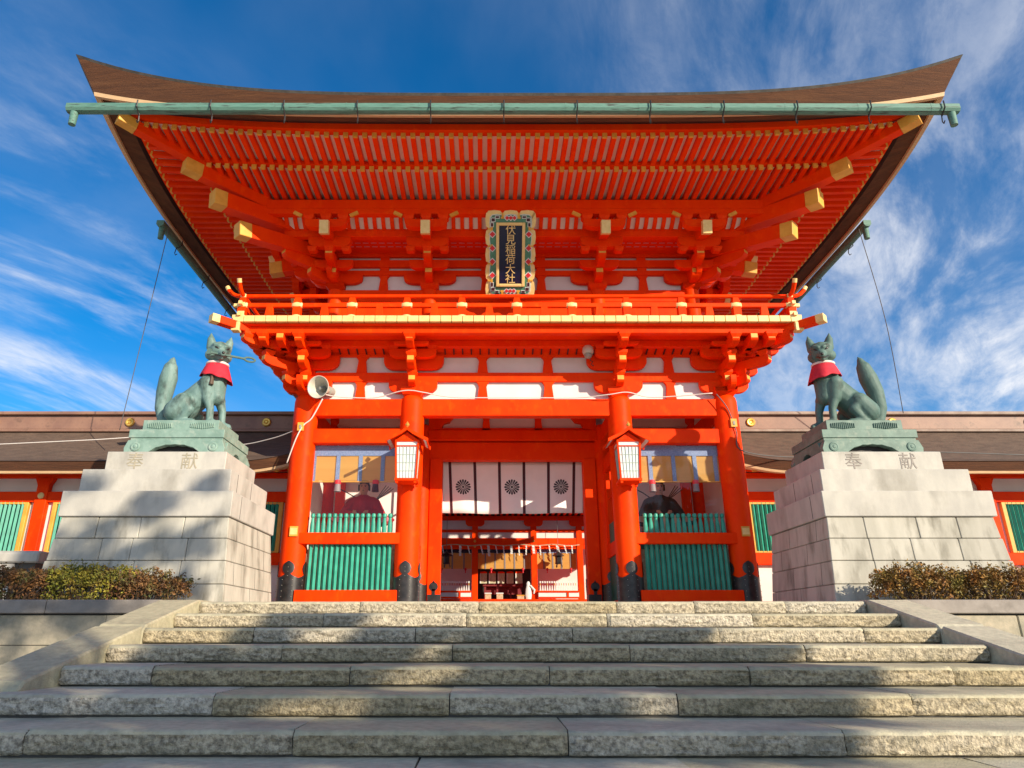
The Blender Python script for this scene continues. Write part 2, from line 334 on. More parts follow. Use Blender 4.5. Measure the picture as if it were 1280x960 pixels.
# ------------------------------------------------------------------ staircase
TREAD, RISE, Y0 = 0.84, 0.193, -6.5
stairs = thing('stone_staircase', (0, -9, -1.9), 'broad weathered granite staircase of rough hewn blocks rising to the red gate', 'staircase')
JX = {6: [-7.0, -4.31, -2.24, -0.12, 2.01, 4.4, 6.7], 5: [-8.2, -5.92, -3.19, -1.08, 0.96, 3.05, 5.3, 7.4], 4: [-4.15, -2.14, -0.11, 1.92, 3.99],
      3: [-3.08, -1.14, 0.88, 2.88], 2: [-3.69, -1.65, 0.33, 2.18, 4.01], 1: [-3.01, -1.03, 0.91, 2.93], 0: [-2.66, -0.87, 1.2, 2.37, 3.74],
      7: [-5.4, -3.5, -1.25, 0.7, 2.9, 5.0], 8: [-4, -2, 0, 2, 4], 9: [-5, -3, -1, 1, 3, 5]}
XL, XR = -5.08, 4.97
for k in range(10):
    a, b = (XL, XR) if k < 5 else (-11.0, 11.0)
    xs = [a] + JX[k] + [b]; yf = Y0 - TREAD*k; zt = -RISE*k
    st = None
    for i in range(len(xs)-1):
        mb = MB(); x0, x1 = xs[i]+.005, xs[i+1]-.005; nx = max(8, int((x1-x0)/.045))
        sk = random.uniform(-.02, .02); dz = random.uniform(-.004, .004); dyy = random.uniform(-.012, .008)
        prof = [(TREAD+.12, 0, 0), (.30, 0, 0), (.06, 0, 0), (.03, -.004, .15), (.01, -.014, .4), (.0, -.034, .8), (0, -.06, 1), (0, -.085, 1), (0, -.11, 1), (0, -.135, 1), (.003, -.155, .9), (.012, -.170, .6), (.03, -RISE+.014, .2), (.10, -RISE+.014, 0)]
        vs = []
        for (py, pz, am) in prof:
            for q in range(nx+1):
                u = q/nx; x = x0+(x1-x0)*u
                e = min(u, 1-u)*(x1-x0); rnd = .022*max(0, 1-e/.035)**2
                n1 = noise.noise((x*9, k*7.3, pz*26+i)); n2 = noise.noise((x*28, k*3.1, pz*60))
                yy = yf+dyy+py + rnd*(1 if am > 0 else 0) - am*(.024*n1+.020*n2)
                z = zt+dz+pz - (rnd*.5 if py < .05 and pz > -.05 else 0) + .003*noise.noise((x*3, py*5, k))
                xx = x + (sk*max(0, py-.05) if 0 < i < len(xs)-1 else 0)
                vs.append((xx, yy, z))
        m_ = len(prof)
        mb.add(vs, [(j*(nx+1)+q, j*(nx+1)+q+1, (j+1)*(nx+1)+q+1, (j+1)*(nx+1)+q) for j in range(5) for q in range(nx)], 1)
        mb.f += [(j*(nx+1)+q, j*(nx+1)+q+1, (j+1)*(nx+1)+q+1, (j+1)*(nx+1)+q) for j in range(5, m_-1) for q in range(nx)]
        mb.m += [0]*((m_-6)*nx)
        for q in (0, nx): mb.f.append(tuple(j*(nx+1)+q for j in range(m_))); mb.m.append(0)
        if i == 0: st = obj('step', mb, [STEPF, STEPT], stairs, smooth='auto')
        else: obj('step_block', mb, [STEPF, STEPT], st, smooth='auto')
    d = MB(); d.box(a+.02, b-.02, yf+.045, yf+TREAD+.14, zt-RISE-.03, zt-.02); obj('bedding', d, JOINT, st)  # dark joint bed; its colour also paints the shade gap under each riser
# sloping cheek kerbs
for sg, xi in ((-1, -XL), (1, XR)):
    mb = MB(); x0 = sg*xi; x1 = sg*(xi+.62)
    s_ = RISE/TREAD; top = .02
    yb = Y0-TREAD*3.0
    for (ya, yb2) in ((-5.9, Y0-TREAD*2.0), (Y0-TREAD*2.0-.006, Y0-TREAD*4.75)):
        f0 = lambda y: min(0, (y-Y0)*s_) + top
        pl = [(ya, -2), (yb2, -2), (yb2, f0(yb2)-.06), (yb2+.10, f0(yb2+.10))]
        pl += [(Y0, top), (ya, top)] if ya > Y0 else [(ya, f0(ya))]
        mb.prism(pl, 'x', min(x0, x1)+.004, max(x0, x1))
    obj('cheek_kerb', mb, STEPT, stairs, bevel=.02)

# planter walls left and right
for sg in (-1, 1):
    side = 'left' if sg < 0 else 'right'
    pw = thing('planter_wall', (sg*8.8, -6, -1.9), f'grey granite planter wall with thick coping, {side} of the stairs', 'retaining wall')
    xi = (5.08 if sg < 0 else 4.97)+.63
    lo, hi = sorted((sg*xi, sg*16.0))
    c = MB(); xs = [lo]; x = lo
    while x < hi-2.4: x += random.uniform(1.7, 2.3); xs.append(x)
    xs.append(hi)
    for a, b in zip(xs, xs[1:]): c.box(a+.004, b-.004, -6.35, -5.75, -.17, .03)
    obj('coping', c, CAPST, pw, bevel=.012)
    w = MB(); ph = 0
    for (z0, z1) in ((-.62, -.19), (-1.1, -.625), (-1.93, -1.105)):
        x = lo
        while x < hi:
            x2 = min(hi, x+random.uniform(1.0, 1.8)); w.box(x+.005, x2-.005, -6.29+random.uniform(-.01, .01), -5.8, z0, z1-.005); x = x2
    obj('wall_stone', w, WALLST, pw, bevel=.015)
    bb = MB(); bb.box(lo+.02, hi-.02, -6.25, -5.85, -1.9, -.18); obj('mortar', bb, JOINT, pw)

# ------------------------------------------------------------------ the gate
gate = thing('shrine_gate', (0, 0, 0), 'two storey vermilion shrine gate with sweeping bark roof above the stairs', 'gate')
PX = (-5.5, -2.71, 2.71, 5.5); PY = (0.0, 2.75, 5.5); PR = .31
mb = MB(); mb.lathe([(PR, 0), (PR, 5.25), (PR-.02, 5.36), (PR-.07, 5.42)], n=40); pil = mb.mesh('pillar', [RED])
def shoe_mesh(r, h, ht):
    m = MB()
    rr = r+.014
    n = 48
    m.lathe([(rr, 0.0), (rr, h), (r-.01, h)], n=n)
    def wrap(u, z, ro=0): a = u/rr; return ((rr+ro)*math.sin(a), -(rr+ro)*math.cos(a), z)
    for q in range(4):
        m.M = Matrix.Rotation(math.pi/2*q+math.pi/4*0, 4, 'Z')
        cz = h+(ht-h)*.56; Rb = (ht-h)*.38; nk = Rb*.42; K = 14
        cols = []
        for i in range(K+1):
            u = -Rb+2*Rb*i/K; d = math.sqrt(max(0, Rb*Rb-u*u)); tip = max(0, 1-abs(u)/(Rb*.45))*(ht-cz-Rb)
            lo_ = h-.02 if abs(u) < nk else cz-d
            cols.append((u, lo_, cz+d+tip))
        # foot flare
        vs = []
        for u, a, b in cols: vs += [wrap(u, a, .004), wrap(u, (a+b)/2, .006), wrap(u, b, .004)]
        m.add(vs, [(3*i+j, 3*i+3+j, 3*i+4+j, 3*i+1+j) for i in range(K) for j in (0, 1)])
        vs = []
        for i in range(K+1):
            u = -Rb*2.0+4*Rb*i/K; vs += [wrap(u, h-.02, .004), wrap(u, h+.085*max(0, 1-abs(abs(u)/(Rb*2.0)-.0))**2*1.6, .004)]
        m.add(vs, [(2*i, 2*i+2, 2*i+3, 2*i+1) for i in range(K)])
        for cu in (-.12, .12):
            for zi in range(6):
                a = wrap(cu, .1+zi*(h-.15)/5, .008); m.cbox(a, .012, .012, .012, 1)
        for zi in range(3): m.cbox(wrap(0, h+.04+zi*.1, .012), .012, .012, .012, 1)
    m.M = Matrix.Identity(4)
    return m.mesh('metal_shoe', [BLACKM, HORNIN])
shoe = shoe_mesh(PR, .80, 1.19)
pillars = {}
for x in PX:
    for y in PY:
        p = obj('pillar', pil, None, gate, loc=(x, y, 0), smooth='auto'); pillars[(x, y)] = p
        obj('metal_shoe', shoe, None, p, loc=(x, y, 0), smooth='auto')
        if len(pillars) == 1: pass
# square passage jambs with their own shoes
for sg in (-1, 1):
    j = MB(); j.box(min(sg*2.06, sg*2.42), max(sg*2.06, sg*2.42), 2.55, 2.93, 0, 4.38); jo = obj('door_jamb', j, RED, gate, bevel=.012)
    b = MB(); b.box(min(sg*2.045, sg*2.40), max(sg*2.045, sg*2.40), 2.535, 2.945, 0, .55)
    cxx = sg*2.235
    out_ = []
    for i in range(25):
        a = -math.pi*.5+2*math.pi*i/24; rr = .12
        out_.append((cxx+rr*math.cos(a), .76+rr*math.sin(a)))
    b.prism(out_[:-1], 'y', 2.533, 2.56); b.box(cxx-.045, cxx+.045, 2.533, 2.56, .5, .7); b.prism([(cxx-.04, .86), (cxx+.04, .86), (cxx, .93)], 'y', 2.533, 2.56)
    obj('metal_shoe', b, BLACKM, jo)
# tie beams of the lower storey
def beam_part(name, x0, x1, y0, y1, z0, z1, m=RED, bev=.014):
    b = MB(); b.box(x0, x1, y0, y1, z0, z1); return obj(name, b, m, gate, bevel=bev)
bays = [(-5.5, -2.71), (-2.71, 2.71), (2.71, 5.5)]
for a, b in bays:
    for y in (0.0, 2.75, 5.5):
        beam_part('tie_beam', a+.2, b-.2, y-.15, y+.13, 4.87, 5.33)
    side = abs(a+b) > 1
    if side:
        beam_part('tie_beam', a+.2, b-.2, -.15, .1, 4.14, 4.52)
        beam_part('fence_rail', a+.15, b-.15, -.26, -.02, 1.59, 1.86)
        beam_part('fence_sill', a+.18, b-.18, -.33, -.02, .06, .51)
        # lattice bars and balusters
        lm = MB(); n = 16
        for i in range(n):
            x = a+PR+.06+(b-a-2*PR-.12)*(i+.5)/n
            lm.M = Matrix.Translation((x, -.10, 0)) @ Matrix.Rotation(R(45), 4, 'Z'); lm.box(-.037, .037, -.037, .037, .5, 1.6)
        lm.M = Matrix.Identity(4)
        obj('lattice_bars', lm, GREEN, gate)
        bl = MB(); n = 15
        for i in range(n):
            x = a+PR+.06+(b-a-2*PR-.12)*(i+.5)/n
            bl.lathe([(.056, 1.85), (.056, 2.0), (.05, 2.1), (.036, 2.2), (.036, 2.235), (.052, 2.25), (.056, 2.30), (.045, 2.335), (.001, 2.35)], (x, -.13, 0), n=10)
        obj('baluster_row', bl, GREEN, gate, smooth='auto')
        # niche
        nb = MB(); nb.box(a, b, 2.68, 2.74, 0, 6.4); obj('niche_back_wall', nb, NICHEW, gate)
        sgn = 1 if a > 0 else -1
        nw = MB(); nw.box(min(sgn*5.47, sgn*5.53), max(sgn*5.47, sgn*5.53), .3, 2.5, 0, 5.4); obj('niche_side_wall', nw, NICHEW, gate)
        po = MB(); po.box(sgn*5.0-.13, sgn*5.0+.13, 2.52, 2.675, 0, 5.3); obj('niche_post', po, RED, gate, bevel=.01)
        fl = MB(); fl.box(a+.1, b-.1, .12, 2.66, .0, 1.5); obj('niche_floor', fl, TROU, gate)
        gl = MB(); gl.add([(a+PR-.05, .02, 1.86), (b-PR+.05, .02, 1.86), (b-PR+.05, .02, 4.16), (a+PR-.05, .02, 4.16)], [(0, 1, 2, 3)]); obj('glass_pane', gl, GLASS, gate)
        # partition towards the passage
        xs_ = sgn*2.71
        pt = MB(); pt.box(xs_-.05, xs_+.05, .3, 2.5, .35, 1.5); obj('green_panel', pt, DGREEN, gate); pt = MB(); pt.box(xs_-.05, xs_+.05, .3, 2.5, 1.86, 2.4); obj('green_panel', pt, DGREEN, gate)
        for z0, z1 in ((.05, .35), (1.5, 1.86), (3.9, 4.3), (4.87, 5.33)): pr = MB(); pr.box(xs_-.1, xs_+.1, .28, 2.5, z0, z1); obj('partition_rail', pr, RED, gate, bevel=.01)
        pr = MB(); pr.box(xs_-.08, xs_+.08, 2.2, 2.46, 1.86, 3.9); obj('partition_post', pr, RED, gate, bevel=.01)
        pv = MB()
        for q in range(3): pv.box(xs_-.02, xs_+.02, .75+.55*q, .79+.55*q, 2.4, 3.9)
        pv.box(xs_-.02, xs_+.02, .3, 2.5, 3.1, 3.14); obj('partition_lattice', pv, RED, gate)
# middle row lintels across the passage
beam_part('passage_lintel', -2.5, 2.5, 2.6, 2.92, 4.36, 4.93)
beam_part('passage_lintel', -2.5, 2.5, 2.5, 3.0, 4.935, 5.24)
beam_part('passage_head_beam', -2.5, 2.5, 2.48, 3.02, 5.70, 6.0)
mb = MB(); mb.box(-2.5, 2.5, 2.72, 2.78, 5.2, 5.75); obj('plaster_panel', mb, WHITE, gate)
def strut_poly(cx, z0, z1, w, fl):
    h = z1-z0
    return [(cx-w/2-fl*.55, z0), (cx+w/2+fl*.55, z0), (cx+w/2, z0+h*.75), (cx+w/2+fl*.4, z0+h*.9), (cx+w/2+fl, z1), (cx-w/2-fl, z1), (cx-w/2-fl*.4, z0+h*.9), (cx-w/2, z0+h*.75)]
for cxx in (-.78, .78):
    mb = MB(); mb.prism(strut_poly(cxx, 5.24, 5.70, .18, .06), 'y', 2.60, 2.73); obj('strut', mb, RED, gate)
for sg in (-1, 1):
    mb = MB()
    pl = [(0, 0), (.75, 0), (.75, -.03), (.62, -.2), (.45, -.24), (.36, -.42), (0, -.46)]
    mb.prism([(sg*(2.5-p), 5.70+q) for p, q in pl], 'y', 2.55, 2.75); obj('bracket_arm', mb, RED, gate)
# ceilings
mb = MB(); mb.box(-5.6, 5.6, -.05, 5.6, 6.66, 6.72); mb.box(-2.6, 2.6, .1, 2.6, 6.1, 6.14); obj('ceiling', mb, RED, gate)
# walls below the balcony, all four sides (white plaster + red rails and struts)
def wall_run(p, q, z_items, name_w='plaster_panel'):
    pass
for a, b in bays:
    for y, dy in ((.02, .08), (5.42, 5.48)):
        mb = MB(); mb.box(a, b, y, dy, 5.33, 6.6); obj('plaster_panel', mb, WHITE, gate)
for sg in (-1, 1):
    for a, b in ((0, 2.75), (2.75, 5.5)):
        mb = MB(); mb.box(min(sg*5.42, sg*5.48), max(sg*5.42, sg*5.48), a, b, 5.33, 6.6); obj('plaster_panel', mb, WHITE, gate)
        for w_, z0, z1 in ((.13, 4.87, 5.33), (.09, 5.84, 6.09), (.1, 4.14, 4.52), (.1, .06, .5)): mb = MB(); mb.box(sg*5.5-w_, sg*5.5+w_, a+.2, b-.2, z0, z1); obj('side_rail', mb, RED, gate, bevel=.01)
for y0, y1 in ((-.09, .015), (5.485, 5.6)):
    mb = MB(); mb.box(-5.5, 5.5, y0, y1, 5.84, 6.09); obj('wall_rail', mb, RED, gate, bevel=.01)
    mb = MB(); mb.box(-5.6, 5.6, y0, y1, 6.55, 6.66); obj('wall_rail', mb, RED, gate, bevel=.01)
for cxx in (-4.105, -.87, .87, 4.105):
    for z0, z1 in ((5.33, 5.84), (6.09, 6.55)):
        mb = MB(); mb.prism(strut_poly(cxx, z0, z1, .20, .075), 'y', -.07, .018); obj('strut', mb, RED, gate, bevel=.006)

# ---------------- bracket sets
blk = MB(); blk.frustum((0, 0, 0), .20, .20, .30, .30, .09); blk.box(-.15, .15, -.15, .15, .09, .17); block_me = blk.mesh('bearing_block', [RED])
blkbig = MB(); blkbig.frustum((0, 0, 0), .36, .36, .56, .56, .12); blkbig.box(-.28, .28, -.28, .28, .12, .24); bigblock_me = blkbig.mesh('bearing_block', [RED])
def frame(x, y, out):
    """local (along, outward, up) -> world"""
    o = Vector((out[0], out[1], 0)).normalized(); a = Vector((-o.y, o.x, 0))
    return Matrix(((a.x, o.x, 0, x), (a.y, o.y, 0, y), (0, 0, 1, 0), (0, 0, 0, 1)))
def proj_arm(mb, o0, o1, z0, z1, w, a=0.0, endmi=1):
    h = z1-z0; rx = min(.28, (o1-o0)*.5)
    pl = [(o0, z1), (o1, z1), (o1, z1-h*.55)]
    for i in range(1, 7):
        t = math.pi/2*i/6; pl.append((o1-rx+rx*math.cos(t), z1-h*.55-h*.45*math.sin(t)))
    pl.append((o0, z0)); mb.prism(pl, 'x', a-w/2, a+w/2)
    if endmi is not None: mb.box(a-w/2+.008, a+w/2-.008, o1-.01, o1+.004, z1-h*.52, z1-.004, endmi)
def bracket(kind, x, y, out, wall=True, diag=False, cross=True):
    M = frame(x, y, out); k = 1.414 if diag else 1.0
    mb = MB(); mb.M = M; blocks = []
    if kind == 'low':
        st = .435*k; zs = ((5.62, 5.86), (6.0, 6.24), (6.42, 6.66)); aw = .19; wl = .62
        zw = ((5.50, 5.835, .64), (6.15, 6.548, .80))
        if wall:
            for z0, z1, Lh in zw: mb.prism([(p, z1+q) for p, q in boat(Lh, z1-z0)], 'y', .02, .17)
        for i, (z0, z1) in enumerate(zs): proj_arm(mb, -.15, st*(i+1)+.09*k, z0, z1, aw)
        if cross:
            mb.prism([(p, 6.60+q) for p, q in boat(.62, .24)], 'y', st-.09, st+.09)
            for q in (-.5, .5): blocks.append((q, st, 6.60, .9))
            mb.prism([(p, 6.645+q) for p, q in boat(.45, .10)], 'y', 2*st-.08, 2*st+.08)
        for i in range(2): blocks.append((0, st*(i+1), zs[i][1], .85))
        blocks.append((0, st*3, 6.55, .95))
        if not diag: blocks.append((0, .0, 5.38, 1.9))
    else:
        st = .58*k; zs = ((8.90, 9.18), (9.16, 9.46)); aw = .21
        if wall:
            mb.prism([(p, 9.242+q) for p, q in boat(.75, .30)], 'y', .01, .16)
        for i, (z0, z1) in enumerate(zs): proj_arm(mb, -.15, st*(i+1)+.07*k, z0, z1, aw)
        if cross:
            mb.prism([(p, 9.42+q) for p, q in boat(.55, .26)], 'y', st-.09, st+.09)
            mb.prism([(p, 9.79+q) for p, q in boat(.58, .30)], 'y', 2*st-.10, 2*st+.10)
            mb.prism([(p, 9.98+q) for p, q in boat(.56, .24)], 'y', 3*st-.11, 3*st+.11)
            for q in (-.46, 0, .46): blocks.append((q, 3*st, 9.98, .95)); blocks.append((q, 2*st, 9.79-.30-.13, .8))
        blocks.append((0, st, 9.18, .8)); blocks.append((0, 2*st, 9.40, .9))
        # sloping tail rafter with a painted end
        if not diag:
            p0 = M @ Vector((0, -.1, 10.25)); p1 = M @ Vector((0, 1.98, 9.66))
            mb.M = Matrix.Identity(4); mb.beam(p0, p1-(p1-p0).normalized()*.16, .24, .36); mb.beam(p1-(p1-p0).normalized()*.16, p1, .245, .365, 2, endmi=2); mb.M = M
            blocks.append((0, .0, 8.72, 1.7))
    b = obj('bracket_set', mb, [RED, YEL, CREAM], gate, bevel=.008)
    rz = math.atan2(out[1], out[0])+math.pi/2
    for (a, o, z, s_) in blocks:
        p = M @ Vector((a, o, z)); e = obj('bearing_block', bigblock_me if s_ > 1.2 else block_me, None, b, loc=p)
        e.rotation_euler = (0, 0, rz); e.scale = (s_*.55,)*3 if s_ > 1.2 else (s_,)*3
    return b
r2 = math.sqrt(.5)
for x in PX: bracket('low', x, 0, (0, -1))
for sg in (-1, 1):
    for y in PY: bracket('low', sg*5.5, y, (sg, 0))
    for (y, d) in ((0, -1), (5.5, 1)): bracket('low', sg*5.5, y, (sg*r2, d*r2), wall=False, diag=True, cross=False)
    # extra outer arms beside the corner
    for q in (.46, .90):
        mb = MB(); mb.M = frame(sg*(5.5+q), 0, (0, -1)); proj_arm(mb, .40, 1.40, 6.42, 6.66, .19); b = obj('bracket_set', mb, [RED, YEL], gate, bevel=.008)
        if q > .5:
            e = obj('bearing_block', block_me, None, b, loc=(sg*(5.5+q), -1.305, 6.55)); e.scale = (.95,)*3
        mb = MB(); mb.M = frame(sg*5.5, -q, (sg, 0)); proj_arm(mb, .40, 1.40, 6.42, 6.66, .19); obj('bracket_set', mb, [RED, YEL], gate, bevel=.008)
UX = (-5.07, -2.39, 2.39, 5.07); UY = .43; UB = 5.07
for x in UX: bracket('up', x, UY, (0, -1))
for sg in (-1, 1):
    for y in (UY, 2.75, UB): bracket('up', sg*5.07, y, (sg, 0))
    for (y, d) in ((UY, -1), (UB, 1)):
        bracket('up', sg*5.07, y, (sg*r2, d*r2), wall=False, diag=True, cross=False)
        # two great corner tail beams with painted ends, and the upper corner block
        for nm, s0, z0, s1, z1, w, h in (('corner_tail_beam', -.2, 9.75, 1.76, 9.43, .34, .40), ('corner_tail_beam', .2, 10.25, 2.29, 10.04, .36, .42)):
            mb = MB()
            P = lambda s_, z: Vector((sg*(5.5+s_), (-s_ if d < 0 else 5.5+s_), z))
            p0 = P(s0, z0); p1 = P(s1, z1); dd = (p1-p0).normalized()
            mb.beam(p0, p1-dd*.34, w, h); mb.beam(p1-dd*.34, p1, w+.006, h+.006, 1, endmi=1)
            # notched paint edge
            obj(nm, mb, [RED, YEL], gate, bevel=.012)
        mb = MB(); yq = UY if d < 0 else UB
        mb.beam((sg*5.1, yq, 9.75), (sg*6.66, yq, 9.50), .30, .36); mb.beam((sg*6.66, yq, 9.50), (sg*7.02, yq, 9.44), .306, .366, 1, endmi=1); obj('side_tail_beam', mb, [RED, YEL], gate, bevel=.012)
        mb = MB()
        for i in range(4):
            z = 9.95+.15*i; mb.M = frame(sg*(5.5+1.05+.07*i), (-1.05-.07*i if d < 0 else 6.55+.07*i), (sg*r2, d*r2)); mb.box(-.11, .11, -.2, .2, z, z+.15); mb.box(-.10, .10, .195, .205, z+.05, z+.13, 1)
        obj('corner_post_block', mb, [RED, YEL], gate, bevel=.006)

# ---------------- balcony
def ring(mb, s0, s1, z0, z1, mi=None):
    """rectangular ring between offsets s0<s1 outside the pillar lines"""
    mb.box(-5.5-s1, 5.5+s1, -s1, -s0, z0, z1, mi); mb.box(-5.5-s1, 5.5+s1, 5.5+s0, 5.5+s1, z0, z1, mi)
    mb.box(-5.5-s1, -5.5-s0, -s0, 5.5+s0, z0, z1, mi); mb.box(5.5+s0, 5.5+s1, -s0, 5.5+s0, z0, z1, mi)
fl = MB(); n = 52
for i in range(n):
    x0 = -7.12+14.24*i/n; x1 = -7.12+14.24*(i+1)/n
    for (ya, yb, yc, yd) in ((-1.62, -1.50, -1.50, .3), (7.0, 7.12, 5.2, 7.0)): fl.box(x0+.006, x1-.006, ya, yb, 6.88, 7.045); fl.box(x0+.006, x1-.006, yc+.001, yd-.001, 6.88, 7.043, 1)
n = 22
for i in range(n):
    y0 = .31+4.88*i/n; y1 = .31+4.88*(i+1)/n
    for sg in (-1, 1): fl.box(min(sg*7.0, sg*7.12), max(sg*7.0, sg*7.12), y0+.006, y1-.006, 6.88, 7.045); fl.box(min(sg*5.2, sg*6.999), max(sg*5.2, sg*6.999), y0+.006, y1-.006, 6.88, 7.043, 1)
obj('balcony_floor', fl, [CREAM, FLOORW], gate, bevel=.006)
mb = MB(); ring(mb, .3, 1.52, 6.84, 6.876); obj('balcony_soffit', mb, RED, gate)
mb = MB(); ring(mb, 1.22, 1.40, 6.66, 6.838); obj('balcony_edge_beam', mb, RED, gate, bevel=.012)
mb = MB(); ring(mb, .36, .52, 6.66, 6.84); obj('balcony_inner_beam', mb, RED, gate, bevel=.01)
# sloping coving with ribs between wall and inner beam
mb = MB()
n = 46
for i in range(n+1):
    x = -5.4+10.8*i/n
    mb.beam((x, -.40, 6.70), (x, -.02, 6.60), .03, .03, 1)
mb.add([(-5.6, -.42, 6.73), (5.6, -.42, 6.73), (5.6, .0, 6.62), (-5.6, .0, 6.62)], [(0, 1, 2, 3)])
obj('coving', mb, [RED, MAROON], gate)
for sg in (-1, 1):
    for d in (-1, 1):
        P = lambda s_, z: Vector((sg*(5.5+s_), (-s_ if d < 0 else 5.5+s_), z))
        mb = MB(); mb.beam(P(.3, 6.76), P(1.86, 6.80), .22, .20); mb.beam(P(1.86, 6.80), P(2.0, 6.80), .226, .206, 1, endmi=1)
        obj('corner_floor_beam', mb, [RED, CREAM], gate, bevel=.008)
        mb = MB()
        mb.cbox((sg*7.02, -1.55 if d < 0 else 7.05, 6.75), .20, .20, .24); obj('corner_end_cap', mb, CREAM, gate, bevel=.01)
# railing
SR = 1.46
rail = obj('balcony_railing', (lambda m: (ring(m, SR-.05, SR+.05, 7.335, 7.445), m)[1])(MB()), RED, gate, bevel=.01)
mb = MB(); ring(mb, SR-.06, SR+.06, 7.046, 7.10); obj('bottom_rail', mb, RED, rail, bevel=.01)
for (p, q) in (((-1, -1), (1, -1)), ((-1, 1), (1, 1)), ((-1, -1), (-1, 1)), ((1, -1), (1, 1))):
    A = Vector((p[0]*(5.5+SR), -SR if p[1] < 0 else 5.5+SR, 7.65)); B = Vector((q[0]*(5.5+SR), -SR if q[1] < 0 else 5.5+SR, 7.65))
    d = (B-A).normalized(); pts = []
    for t, z in ((.46, .27), (.40, .17), (.30, .07), (.18, .015), (0, 0)): pts.append(A-d*t+Vector((0, 0, z)))
    pts += [A+(B-A)*i/6 for i in range(1, 6)]
    for t, z in ((0, 0), (.18, .015), (.30, .07), (.40, .17), (.46, .27)): pts.append(B+d*t+Vector((0, 0, z)))
    mb = MB(); mb.tube(pts, .052, 10); o_ = obj('top_rail', mb, RED, rail, smooth='auto')
    mb = MB()
    for s_ in (0, -1):
        i0, i1 = (0, 1) if s_ == 0 else (-1, -2); e = (pts[i0]-pts[i1]).normalized(); mb.tube([pts[i0]-e*.10, pts[i0]+e*.004], .056, 10)
        for z in (7.39, 7.075):
            c = A if s_ == 0 else B; dd = -d if s_ == 0 else d
            mb.beam(Vector((c.x, c.y, z)), Vector((c.x, c.y, z))+dd*.22, .085, .085)
    obj('rail_end_cap', mb, CREAM, rail, smooth='auto')
def rail_post(x, y, corner=False):
    mb = MB(); mb.cbox((x, y, 7.22), .20, .17, .24); mb.frustum((x, y, 7.43), .20, .17, .14, .13, .17)
    o_ = obj('railing_post', mb, RED, rail, bevel=.008)
    c = MB(); c.lathe([(.001, 7.325), (.115, 7.325), (.14, 7.35), (.14, 7.43), (.115, 7.455), (.001, 7.455)], (x, y, 0), n=16, sx=1.15, sy=.7); obj('post_cap', c, CREAM, o_, smooth='auto'); c = MB()
    c.lathe([(.13, 7.05), (.12, 7.09), (.07, 7.125), (.001, 7.135)], (x, y, 0), n=16, sx=1.1, sy=.95)
    obj('foot_cap', c, CREAM, o_, smooth='auto')
for i in range(-5, 6):
    x = i*1.392
    for y in (-SR, 5.5+SR): rail_post(x, y)
for sg in (-1, 1):
    for y in (.3, 1.93, 3.57, 5.2): rail_post(sg*(5.5+SR), y)
for i in range(-5, 5):
    x = (i+.5)*1.392
    for y in (-SR, 5.5+SR):
        mb = MB(); mb.frustum((x, y, 7.10), .21, .11, .16, .11, .245); obj('railing_strut', mb, RED, rail, bevel=.006)
for sg in (-1, 1):
    for d in (-1, 1):
        mb = MB(); x = sg*(5.5+SR); y = -SR if d < 0 else 5.5+SR
        
        for zz_, w_, h_ in ((7.39, .17, .14), (7.13, .18, .16), (7.65, .14, .10)): mb = MB(); mb.cbox((x, y, zz_), w_, w_, h_); obj('corner_cap', mb, CREAM, rail, bevel=.01)

# ---------------- upper storey body
mb = MB()
for a, b, y0, y1 in ((-5.07, 5.07, .45, .53), (-5.07, 5.07, 4.97, 5.05)): mb.box(a, b, y0, y1, 7.05, 10.3)
for sg in (-1, 1): mb.box(min(sg*4.97, sg*5.05), max(sg*4.97, sg*5.05), .5, 5.0, 7.05, 10.3)
obj('upper_wall_plaster', mb, WHITE, gate)
mb = MB(); mb.lathe([(.22, 7.05), (.22, 8.74)], n=24); uc = mb.mesh('upper_column', [RED])
for x in UX:
    for y in (UY, 2.75, UB):
        if abs(x) > 3 or y != 2.75: obj('upper_column', uc, None, gate, loc=(x, y, 0), smooth='auto')
for z0, z1 in ((7.05, 8.395), (8.40, 8.76), (9.245, 9.39), (9.50, 9.73), (9.84, 10.3)):
    mb = MB(); mb.box(-5.2, 5.2, UY-.10, .448, z0, z1); mb.box(-5.2, 5.2, 5.052, UB+.10, z0, z1)
    mb.box(-5.17, -5.052, .448, 5.05, z0, z1); mb.box(5.052, 5.17, .448, 5.05, z0, z1)
    obj('wall_rail', mb, RED, gate, bevel=.008)
for cxx in (-3.72, -.80, .80, 3.72):
    mb = MB(); mb.prism(strut_poly(cxx, 8.76, 9.245, .20, .07), 'y', .36, .446); obj('strut', mb, RED, gate, bevel=.006)
    mb = MB(); mb.box(cxx-.13, cxx+.13, .37, .447, 9.24, 9.9); obj('strut', mb, RED, gate)
# ring beams carrying the rafters: offsets measured from the pillar lines
def ring_part(name, s0, s1, z0, z1, m=RED, bev=.012):
    mb = MB(); ring(mb, s0, s1, z0, z1); return obj(name, mb, m, gate, bevel=bev)
ring_part('through_beam', .63, .83, 9.80, 10.06)
ring_part('eave_purlin', 1.20, 1.42, 10.15, 10.30)
ring_part('eave_purlin', 1.18, 1.40, 10.302, 10.60)
mb = MB(); ring(mb, -.35, .63, 9.93, 9.97); obj('soffit', mb, RED, gate)
mb = MB()
for i in range(46):
    x = -5.2+10.4*(i+.5)/46
    for y in (-.48, -.28, -.08): mb.box(x-.08, x+.08, y-.012, y+.012, 9.915, 9.929)
obj('soffit_battens', mb, PINK, gate)
